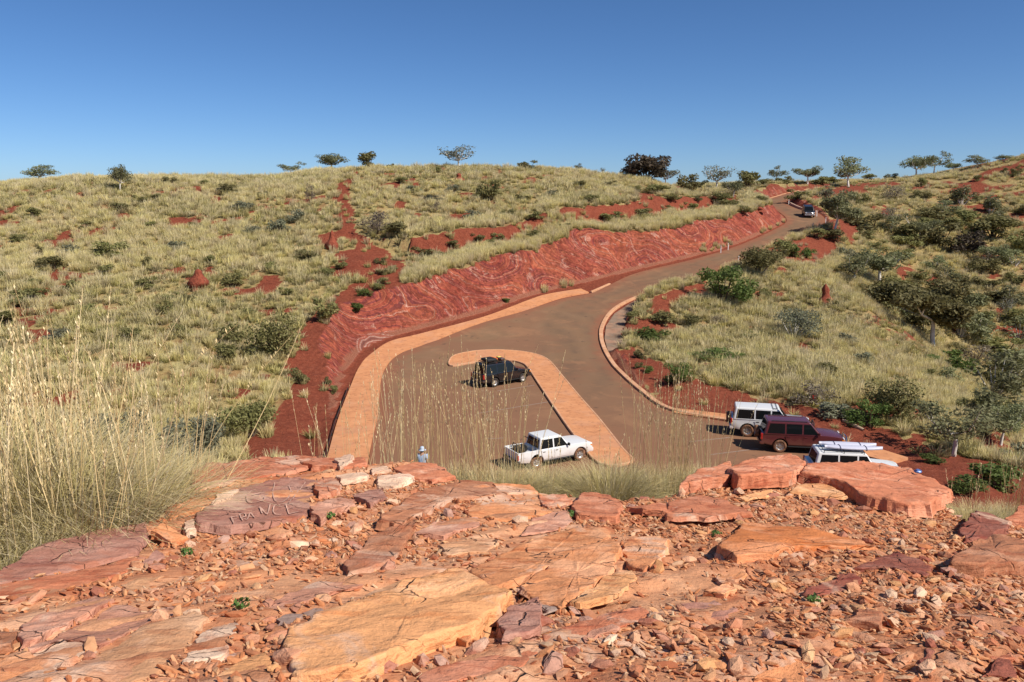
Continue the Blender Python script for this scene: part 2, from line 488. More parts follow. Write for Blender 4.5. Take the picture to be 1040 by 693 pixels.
# ---- ground material
t = NT('red_hill_ground')
P = t.geo()
n1 = t.noise(P, .35, 5); n2 = t.noise(P, 3.0, 5, .65); n3 = t.noise(P, 14.0, 4, .7)
soil = t.ramp(n2, [(.25, (.15, .037, .021)), (.5, (.225, .056, .030)), (.72, (.29, .085, .046))])
soil = t.mix(t.step(n3, .56, .70), soil, (.36, .15, .09))
soil = t.mix(t.math('MULTIPLY', t.step(t.noise(P, .8, 5, .7), .5, .65), .5), soil, (.155, .036, .022))
soil = t.mix(t.step(n3, .42, .30), soil, (.12, .03, .018))
litter = t.ramp(n2, [(.3, (.24, .17, .07)), (.55, (.38, .29, .125)), (.75, (.46, .37, .17))])
litter = t.mix(t.math('MULTIPLY', t.step(n1, .42, .75), .8), litter, (.27, .12, .06))
base = t.mix(t.step(t.math('ADD', t.at('bare'), t.math('MULTIPLY', t.math('SUBTRACT', n2, .5), .7)), .35, .6), litter, soil)
st = t.at('strata')
rel = t.vmath('MULTIPLY', t.vmath('SUBTRACT', P, tuple(float(q) for q in arc0)), (1.0, 1.0, 1.7))
ln_ = t.n.new('ShaderNodeVectorMath'); ln_.operation = 'LENGTH'; t.l.new(rel, ln_.inputs[0]); arcd = ln_.outputs['Value']
warp = t.math('MULTIPLY', t.math('SUBTRACT', t.noise(P, .7, 5, .6), .5), .9)
sv = t.math('ADD', st, warp)
bandn = t.noise(t.comb(t.math('MULTIPLY', sv, 1.5), 0.0, 0.0), 1.0, 4, .72)
pat = t.noise(P, .16, 4)
bands = t.ramp(bandn, [(.28, (.15, .050, .055)), (.34, (.26, .046, .032)), (.39, (.52, .27, .19)), (.42, (.30, .055, .036)), (.46, (.20, .052, .050)), (.50, (.36, .072, .040)), (.535, (.50, .155, .080)), (.56, (.25, .045, .032)), (.60, (.40, .095, .050)), (.635, (.58, .36, .27)), (.66, (.22, .050, .046)), (.72, (.42, .12, .06)), (.82, (.56, .36, .27))])
bands = t.mix(t.step(pat, .50, .64), bands, t.mix(.35, bands, (.47, .13, .055)))
bands = t.mix(t.step(pat, .46, .36), bands, t.mix(.5, bands, (.24, .045, .028)))
bands = t.mix(t.step(t.noise(P, 3.5, 5, .75), .54, .64), bands, t.mix(.38, bands, (.13, .034, .024)))
chip = t.vor(P, 2.6, 'F1', 'Color')
bands = t.hsv(bands, .5, .98, t.math('ADD', .56, t.math('MULTIPLY', t.sep(chip)[0], .5)))
bands = t.mix(t.math('MULTIPLY', t.step(t.noise(t.map(P, (1, 1, 1), (9, 4, 0)), .5, 5, .6, 1.0), .60, .66), t.step(n3, .45, .6)), bands, (.58, .36, .27))
wbands = t.ramp(t.math('FRACT', t.math('MULTIPLY', t.math('ADD', arcd, t.math('MULTIPLY', warp, .75)), 1.15)), [(0, (.12, .05, .045)), (.18, (.24, .09, .07)), (.30, (.50, .33, .26)), (.38, (.34, .12, .08)), (.58, (.30, .08, .055)), (.70, (.54, .38, .30)), (.78, (.33, .12, .085)), (1, (.13, .055, .05))])
toe = t.step(t.math('ADD', t.at('toe'), t.math('MULTIPLY', t.math('SUBTRACT', n2, .5), .8)), .3, .8)
bands = t.mix(toe, bands, t.mix(t.step(n3, .4, .65), (.23, .07, .038), (.36, .17, .11)))
bands = t.mix(t.math('MULTIPLY', t.step(t.math('ADD', t.at('white'), t.math('MULTIPLY', t.math('SUBTRACT', n2, .5), 1.3)), .3, .7), t.math('ADD', .35, t.math('MULTIPLY', t.step(n3, .40, .55), .6))), bands, wbands)
colr = t.mix(t.step(t.at('cut'), .3, .7), base, bands)
t.set(color=colr, rough=.95, spec=.1, normal=t.bump(t.math('ADD', t.math('ADD', t.math('MULTIPLY', n2, .7), t.math('MULTIPLY', n3, .35)), t.math('MULTIPLY', t.math('MULTIPLY', bandn, t.at('cut')), 1.6)), .9, .3))
M_GROUND = t.m

TOE = np.clip(1.3 - np.maximum(ZG - ZE, 0) / .45, 0, 1) * (CUT > 0)
V = np.stack([XX, YY, ZG], -1).reshape(-1, 3)
ny_, nx_ = XX.shape
idx = np.arange(ny_ * nx_).reshape(ny_, nx_)
Q = np.stack([idx[:-1, :-1], idx[:-1, 1:], idx[1:, 1:], idx[1:, :-1]], -1).reshape(-1, 4)
me = mesh_np('ground', V, Q, M_GROUND, smooth=True)
attr(me, 'bare', BAREALL); attr(me, 'cut', CUT); attr(me, 'strata', STR); attr(me, 'white', WHITE); attr(me, 'toe', TOE)
tag(obj('ground', me), kind='structure')

# ---------------------------------------------------------------- pavements
def sheet(name, P, zoff, mat, skirt=0.0, parent=None):
    """flat area following the road level, cut every 2 m so that it bends with it"""
    bm = bmesh.new()
    P = [p for i, p in enumerate(P) if np.hypot(*(np.array(p) - np.array(P[i - 1]))) > .01]
    f = bm.faces.new([bm.verts.new((p[0], p[1], 0)) for p in P])
    ys = [p[1] for p in P]
    for y in np.arange(math.floor(min(ys)) + 1, max(ys), 2.0 if skirt == 0 else 1.0):
        bmesh.ops.bisect_plane(bm, geom=bm.verts[:] + bm.edges[:] + bm.faces[:], plane_co=(0, y, 0), plane_no=(0, 1, 0))
    bmesh.ops.triangulate(bm, faces=bm.faces[:])
    if skirt:
        be = [e for e in bm.edges if len(e.link_faces) == 1]
        r = bmesh.ops.extrude_edge_only(bm, edges=be)
        low = {g for g in r['geom'] if isinstance(g, bmesh.types.BMVert)}
    for v in bm.verts:
        v.co.z = float(zr(v.co.y)) + zoff - (skirt if skirt and v in low else 0)
    bmesh.ops.recalc_face_normals(bm, faces=bm.faces[:])
    me = bm_mesh(name, bm, mat)
    up = sum(p.normal.z * p.area for p in me.polygons)
    if up < 0: me.flip_normals()
    return obj(name, me, parent)
def kerb_line(name, L, w, h, mat, zoff=0.0, seg=None, parent=None):
    """kerb of rectangular section with a chamfered top along a world polyline"""
    L = [np.asarray(p[:2], float) for p in L]
    V = []; Fq = []
    prof = [(-w / 2, -.2), (-w / 2, h - .03), (-w / 2 + .03, h), (w / 2 - .03, h), (w / 2, h - .03), (w / 2, -.2)]
    n = len(L)
    for i in range(n):
        t_ = L[min(i + 1, n - 1)] - L[max(i - 1, 0)]; t_ /= np.linalg.norm(t_) + 1e-9
        nn = np.array([-t_[1], t_[0]])
        for a, b in prof:
            q = L[i] + nn * a
            V.append((q[0], q[1], zr(L[i][1]) + zoff + b))
    k = len(prof)
    for i in range(n - 1):
        for j in range(k - 1):
            Fq.append((i * k + j, i * k + j + 1, (i + 1) * k + j + 1, (i + 1) * k + j))
    caps = np.array([list(range(k)), list(range((n - 1) * k, n * k))[::-1]])
    return obj(name, mesh_np(name, np.array(V), [np.array(Fq), caps], mat), parent)

t = NT('dusty_asphalt')
P = t.geo()
big = t.noise(P, .12, 4); fine = t.noise(P, 22.0, 4, .7); mid = t.noise(t.map(P, (1, 1, 1), (3, 9, 1)), .55, 5, .6)
c = t.ramp(mid, [(.3, (.205, .122, .070)), (.55, (.230, .138, .080)), (.75, (.252, .154, .092))])
c = t.mix(t.math('MULTIPLY', t.step(big, .42, .62), .5), c, (.23, .105, .064))
yy = t.sep(P)[1]
lotm = t.math('MULTIPLY', t.step(t.math('ADD', yy, t.math('MULTIPLY', t.math('SUBTRACT', big, .5), 30.0)), 70.0, 52.0), .62)
c = t.mix(lotm, c, (.235, .118, .068))
track = t.at('track')
c = t.mix(t.math('MULTIPLY', t.math('MULTIPLY', track, t.step(mid, .3, .6)), .75), c, (.145, .092, .060))
dust = t.math('MULTIPLY', t.step(t.math('ADD', t.at('edge'), t.math('MULTIPLY', t.math('SUBTRACT', mid, .5), 1.2)), .45, .95), .75)
c = t.mix(dust, c, (.25, .10, .058))
c = t.mix(t.step(t.noise(P, .9, 5, .7, .6), .62, .70), c, t.mix(.55, c, (.07, .05, .042)))
c = t.mix(t.math('MULTIPLY', t.step(t.noise(t.map(P, (1, 1, 1), (5, 5, 5)), .3, 6, .7, .5), .52, .66), .55), c, (.30, .16, .088))
c = t.mix(t.math('MULTIPLY', t.step(t.vor(t.map(P, (.35, .35, .35)), 1.0), .10, .02), .5), c, (.06, .045, .038))
c = t.mix(t.step(fine, .62, .8), c, t.mix(.4, c, (.30, .22, .17)))
t.set(color=c, rough=.95, spec=.06, normal=t.bump(fine, .25, .02))
M_ASPH = t.m
def concrete(name, a, b, d, sc=1.0):
    t = NT(name)
    P = t.geo()
    n = t.noise(P, .8 * sc, 5, .6); f = t.noise(P, 12, 4, .7); g = t.noise(t.map(P, (1, 1, 1), (7, 2, 0)), 2.6, 5, .7)
    c = t.ramp(n, [(.3, a), (.55, b), (.75, d)])
    c = t.mix(t.math('MULTIPLY', t.step(g, .50, .70), .6), c, (.26, .10, .052))
    c = t.mix(t.math('MULTIPLY', t.step(t.noise(t.map(P, (1, 1, 1), (1, 8, 0)), .35, 5, .6), .5, .62), .4), c, (.50, .26, .16))
    c = t.mix(t.step(f, .6, .8), c, t.mix(.35, c, (.62, .40, .27)))
    t.set(color=c, rough=.92, spec=.12, normal=t.bump(f, .3, .02))
    return t.m
M_PATH = concrete('red_washed_concrete', (.52, .225, .105), (.60, .27, .125), (.66, .32, .16))
M_KERB = concrete('dusty_kerb_concrete', (.52, .27, .14), (.60, .33, .19), (.66, .41, .26))
M_APRON = concrete('grey_apron_concrete', (.19, .13, .09), (.24, .17, .12), (.28, .20, .145))
M_LINE = plain('worn_white_paint', (.32, .23, .18), .8, var=.25)

ROAD_L = [(374, 474), (378, 448), (384, 421), (387, 387), (394, 370.5), (407, 359), (426, 352), (440, 347), (488.5, 328.5), (535.6, 315), (569, 304), (600, 298), (619, 289.5), (648, 277), (706, 263), (749.5, 249.7), (784, 234.5), (799, 224.5), (790, 214.7), (777.5, 207), (776, 203.5), (788, 199.8), (807, 194.7), (850, 188), (872, 185.2)]
ROAD_R = [(882, 185.6), (855, 190), (838, 194.3), (824, 197.6), (802, 203), (800, 207), (813, 212.3), (829, 215.8), (838.5, 224), (830, 230.3), (812, 237), (800, 242.5), (754, 264.3), (715, 281.8), (693.5, 290), (667.5, 295), (639, 305.5), (621, 317), (612, 331), (610.5, 343.5), (615.6, 359), (628.6, 377), (652, 398), (681, 416.5), (740, 428)]
rl = road_xy(ROAD_L, 5); rr = road_xy(ROAD_R, 5)
LOT = rl + rr + [np.array(p) for p in [(17.2, 48.4), (21.3, 43.6), (21.6, 42.0), (21, 37.6), (10, 37.8), (-10.2, 38.8)]]
road = tag(sheet('road', LOT, 0.0, M_ASPH), kind='structure')
# wheel tracks and dusty edges as surface wear, denser vertices
bm = bmesh.new(); bm.from_mesh(road.data)
for y in np.arange(38.5, 175, 2.0):
    bmesh.ops.bisect_plane(bm, geom=bm.verts[:] + bm.edges[:] + bm.faces[:], plane_co=(0, y + .5, 0), plane_no=(0, 1, 0))
for x in np.arange(-14, 75, 1.0):
    bmesh.ops.bisect_plane(bm, geom=bm.verts[:] + bm.edges[:] + bm.faces[:], plane_co=(x, 0, 0), plane_no=(1, 0, 0))
bmesh.ops.triangulate(bm, faces=bm.faces[:])
bm.to_mesh(road.data); bm.free()
co = np.zeros(len(road.data.vertices) * 3); road.data.vertices.foreach_get('co', co); co = co.reshape(-1, 3)
dl, _ = poly_dist(co[:, 0], co[:, 1], LOT)
attr(road.data, 'edge', np.clip(1 - dl / 3.0, 0, 1))
dr, _ = poly_dist(co[:, 0], co[:, 1], rr, False)
attr(road.data, 'track', np.clip(sum(np.exp(-((dr - q) / .45) ** 2) for q in (1.4, 3.0, 4.3, 5.7)), 0, 1) * np.clip((co[:, 1] - 50) / 15, 0, 1))

FP_OUT = [(333, 464), (343, 428), (355, 396), (366, 372), (380, 358), (398, 347), (424.5, 340.5), (488.5, 323.5), (535.6, 306), (556, 299.5), (590, 294)]
FP_IN = [(598, 297.6), (569, 303), (535.6, 314.3), (488.5, 328), (440, 346.5), (426, 351.5), (407, 358.5), (394, 370), (387, 386.5), (384, 420.5), (378, 447.5), (373, 474)]
fo = road_xy(FP_OUT, 5); fi = road_xy(FP_IN, 5)
tag(sheet('footpath', [np.array([-10.6, 40.0])] + fo + fi + [np.array([-8.6, 40.0])], .10, M_PATH, .45), kind='structure')
# expansion joints scored across the footpath
ISL = [(456, 368.5), (463, 361.5), (488, 357), (518.5, 357), (543, 360.5), (558.5, 368), (571, 383), (589, 404.6), (607.7, 426), (632, 457), (642, 470), (609, 472), (583, 443), (564.6, 417), (546, 389), (537, 375.4), (531, 370), (515.4, 367), (481.5, 369), (460, 372.5)]
il = road_xy(ISL, 4, True)
tag(sheet('traffic_island', il, .13, M_PATH, .3), kind='structure')
ring = il + [il[0]]
tag(kerb_line('island_kerb', ring, .16, .145, M_KERB), kind='structure')
kr = road_xy(ROAD_R[14:25], 6)
tag(kerb_line('kerb', [k + np.array([.0, 0]) for k in kr], .42, .16, M_KERB), kind='structure')
tag(kerb_line('kerb', road_xy([(702.6, 285.8), (714, 280.9), (717, 279.6)], 3), .34, .16, M_KERB), kind='structure')
tag(kerb_line('kerb', road_xy([(600, 297.2), (619, 288.9)], 4), .3, .14, M_KERB), kind='structure')
tag(kerb_line('kerb', road_xy(ROAD_L[19:25], 4), .25, .12, M_KERB), kind='structure')
# bay-end footpath that the three parked wagons face
tag(sheet('bay_footpath', [onroad(684, 420.5)[:2], onroad(740, 428.6)[:2], np.array([17.4, 48.5]), np.array([20.9, 44.4]), np.array([21.6, 43.5]), np.array([23.0, 44.3]), np.array([22.3, 45.6]), np.array([18.5, 50.1]), onroad(741, 422.5)[:2], onroad(686, 416)[:2]], .11, M_PATH, .3), kind='structure')
# grey concrete apron inside the bend
tag(sheet('concrete_apron', APW, .05, M_APRON, .3), kind='structure')
# worn bay lines
for a, b in [((505, 397.5), (543, 391.5)), ((495, 446), (512, 445)), ((486, 420), (560, 408)), ((700, 449), (742, 444.5)), ((722, 462), (770, 456))]:
    A, B = onroad(*a)[:2], onroad(*b)[:2]
    d = (B - A) / np.linalg.norm(B - A); nn = np.array([-d[1], d[0]]) * .05
    sheet('bay_line', [A - nn, B - nn, B + nn, A + nn], .006, M_LINE)['kind'] = 'structure'

# ---------------------------------------------------------------- the rock outcrop underfoot
OUT_CTL = [(520, 693, 2.5), (0, 693, 2.45), (1040, 693, 2.6), (520, 600, 3.6), (0, 620, 3.35), (1040, 610, 3.65), (200, 570, 4.2), (350, 580, 4.0), (520, 540, 4.9), (700, 560, 4.5), (850, 560, 4.6), (1040, 560, 4.7),
           (330, 500, 5.9), (450, 500, 6.1), (420, 474, 6.9), (520, 503, 6.2), (620, 507, 6.2), (330, 476, 6.8), (200, 515, 5.3), (0, 588, 3.8), (100, 550, 4.5), (720, 500, 6.5), (790, 490, 6.9), (880, 497, 6.8), (950, 520, 6.3), (1040, 540, 5.6), (690, 505, 6.3)]
_oc = np.array([PY(*c) for c in OUT_CTL] + [np.array(p) for p in [(0, 0, 13.35), (-3, 0, 13.3), (3, 0, 13.35), (-7, 1, 12.9), (8, 1, 13.0), (0, -4, 13.5), (-6, 4, 12.55), (8, 5, 12.3)]])
_ox = _oc[:, :2] / 5
_on = len(_ox)
_Ko = _phi(((_ox[:, None] - _ox[None]) ** 2).sum(-1)) + np.eye(_on) * 2e-3
_Po = np.c_[np.ones(_on), _ox]
_wo = np.linalg.solve(np.block([[_Ko, _Po], [_Po.T, np.zeros((3, 3))]]), np.r_[_oc[:, 2], 0, 0, 0])
def out_base(x, y):
    x = np.asarray(x, float); y = np.asarray(y, float)
    q = np.c_[x.ravel(), y.ravel()] / 5
    out = np.zeros(len(q))
    for i in range(0, len(q), 40000):
        b = q[i:i + 40000]
        out[i:i + 40000] = _phi(((b[:, None] - _ox[None]) ** 2).sum(-1)) @ _wo[:_on] + _wo[_on] + b @ _wo[_on + 1:]
    return out.reshape(x.shape)
_yo = np.linspace(1.2, 9.5, 1600)
def outcrop_at(u, v):
    d = ray(u, v)
    f = H + d[2] * _yo - out_base(d[0] * _yo, _yo)
    m = f < 0
    i = int(np.argmax(m)) if m.any() else len(_yo) - 1
    Y = _yo[i]
    return np.array([d[0] * Y, Y, float(out_base(np.array([d[0] * Y]), np.array([Y]))[0])])
BACK = [(-60, 615), (0, 590), (60, 562), (150, 524), (192, 488), (250, 474), (330, 468), (420, 468), (455, 480), (480, 490), (540, 498), (620, 505), (690, 499), (720, 484), (770, 478), (820, 478), (870, 481), (920, 484), (962, 508), (985, 528), (1040, 532), (1120, 545)]
BK = [outcrop_at(*p)[:2] for p in BACK]
OUTLINE = [np.array([-9.0, 2.0])] + BK + [np.array([9.5, 4.0]), np.array([9.5, -3.0]), np.array([-9.0, -3.0])]
ox = np.arange(-8.2, 9.0, .035); oy = np.arange(-2.2, 8.9, .035)
OX, OY = np.meshgrid(ox, oy)
ob = out_base(OX, OY)
# bedding runs from lower left to upper right; thin steps across it
s_al = OX * .78 + OY * .62; s_ac = -OX * .62 + OY * .78
stepn = s_ac * 2.6 + (fbm(s_al * .5, s_ac * 1.6, 111, 4) - .5) * 2.2
stp = np.floor(stepn) + np.clip((stepn - np.floor(stepn)) * 6, 0, 1)
relief = (fbm(OX * .9, OY * .9, 5, 5) - .5) * .12 + (fbm(OX * 5, OY * 5, 6, 4) - .5) * .045
steps = (stp - stepn) * .035
OZ = ob + relief + steps - .022
dout, _ = poly_dist(OX, OY, OUTLINE)
oin = in_poly(OX, OY, OUTLINE)
OZ = np.where(oin, OZ - .12 * np.clip(1 - dout / .12, 0, 1) ** 2, OZ - .12 - dout * (2.2 + (fbm(OX * 2, OY * 2, 12, 3) - .5) * 1.6))
def oz(x, y):
    x = np.asarray(x, float); y = np.asarray(y, float)
    i = np.clip(((x - ox[0]) / .035).astype(int), 0, len(ox) - 1); j = np.clip(((y - oy[0]) / .035).astype(int), 0, len(oy) - 1)
    return OZ[j, i]

def gravel_density(x, y):
    """1 where rubble lies, near 0 on swept slabs; more rubble on the right"""
    d = np.clip((fbm(x * 1.1, y * 1.1, 141, 3) - .47) * 5, 0, 1)
    d = np.maximum(d, np.clip((x - .9) / .8, 0, 1) * .95)
    return d

def rock_material(name, use_obj=True):
    t = NT(name)
    P = t.geo()
    if use_obj:
        r = t.objinfo('Random')
        P2 = t.vmath('ADD', P, t.comb(t.math('MULTIPLY', r, 37.0), t.math('MULTIPLY', r, 19.0), t.math('MULTIPLY', r, 53.0)))
        basec = t.objinfo('Color')
    else:
        P2 = P
    # bedding streaks along the strike
    st = t.map(P2, (3.2, 11.0, 26.0), rot=(0.25, .1, -.67))
    streak = t.noise(st, 1.0, 6, .6, .4)
    blotch = t.noise(P2, 2.2, 5, .6, .6)
    mid = t.noise(P2, 9.0, 6, .68)
    fine = t.noise(P2, 60.0, 4, .7)
    if not use_obj:
        basec = t.ramp(t.noise(P, .55, 5, .6, .5), [(.30, (.46, .19, .095)), (.44, (.57, .26, .13)), (.54, (.63, .32, .17)), (.64, (.56, .225, .10)), (.76, (.47, .165, .08))])
    if not use_obj:
        basec = t.mix(t.math('MULTIPLY', t.at('gravelly'), .8), basec, (.40, .165, .082))
    c = t.hsv(basec, .5, 1.0, t.math('ADD', .62, t.math('MULTIPLY', mid, .76)))
    c = t.mix(t.math('MULTIPLY', t.step(blotch, .48, .64), .75), c, t.hsv(basec, .506, .88, 1.3))
    c = t.mix(t.math('MULTIPLY', t.step(streak, .52, .66), .6), c, t.hsv(basec, .485, 1.12, .68))
    c = t.mix(t.math('MULTIPLY', t.step(t.noise(P2, 1.3, 5, .65, .8), .57, .66), .75), c, (.66, .44, .31))
    c = t.mix(t.math('MULTIPLY', t.step(t.noise(t.map(P2, loc=(4, 8, 2)), 1.7, 5, .6, .8), .58, .70), .7), c, (.40, .115, .05))
    # hairline joints
    cr = t.vor(t.map(t.vmath('ADD', P2, t.vmath('MULTIPLY', t.noise(P2, 3.0, 4, .6, out='Color'), (.13, .13, .13))), (1.5, 4.2, 3.0), rot=(0, 0, -.67)), 1.0, 'DISTANCE_TO_EDGE')
    crm = t.math('MULTIPLY', t.step(cr, .011, .0), t.step(blotch, .44, .52))
    c = t.mix(t.math('MULTIPLY', crm, .8), c, (.09, .035, .022))
    c = t.mix(t.math('MULTIPLY', t.step(fine, .62, .75), .35), c, (.66, .45, .33))
    c = t.mix(t.math('MULTIPLY', t.step(fine, .40, .28), .45), c, (.16, .06, .035))
    h = t.math('ADD', t.math('ADD', t.math('MULTIPLY', mid, .8), t.math('MULTIPLY', streak, .7)), t.math('ADD', t.math('MULTIPLY', fine, .12), t.math('MULTIPLY', crm, -.6)))
    t.set(color=c, rough=.88, spec=.18, normal=t.bump(h, .75, .04))
    return t.m
M_OUT = rock_material('outcrop_rock', False)
M_SLAB = rock_material('bedded_slab_rock', True)
ny_, nx_ = OX.shape
keep = dout * (~oin) < 1.7
idx = np.arange(ny_ * nx_).reshape(ny_, nx_)
Q = np.stack([idx[:-1, :-1], idx[:-1, 1:], idx[1:, 1:], idx[1:, :-1]], -1).reshape(-1, 4)
Q = Q[keep.ravel()[Q].all(1)]
used, inv = np.unique(Q, return_inverse=True)
me = mesh_np('rock_outcrop', np.stack([OX, OY, OZ], -1).reshape(-1, 3)[used], inv.reshape(-1, 4), M_OUT, smooth=True)
attr(me, 'gravelly', gravel_density(OX, OY).ravel()[used])
tag(obj('rock_outcrop', me), kind='structure')

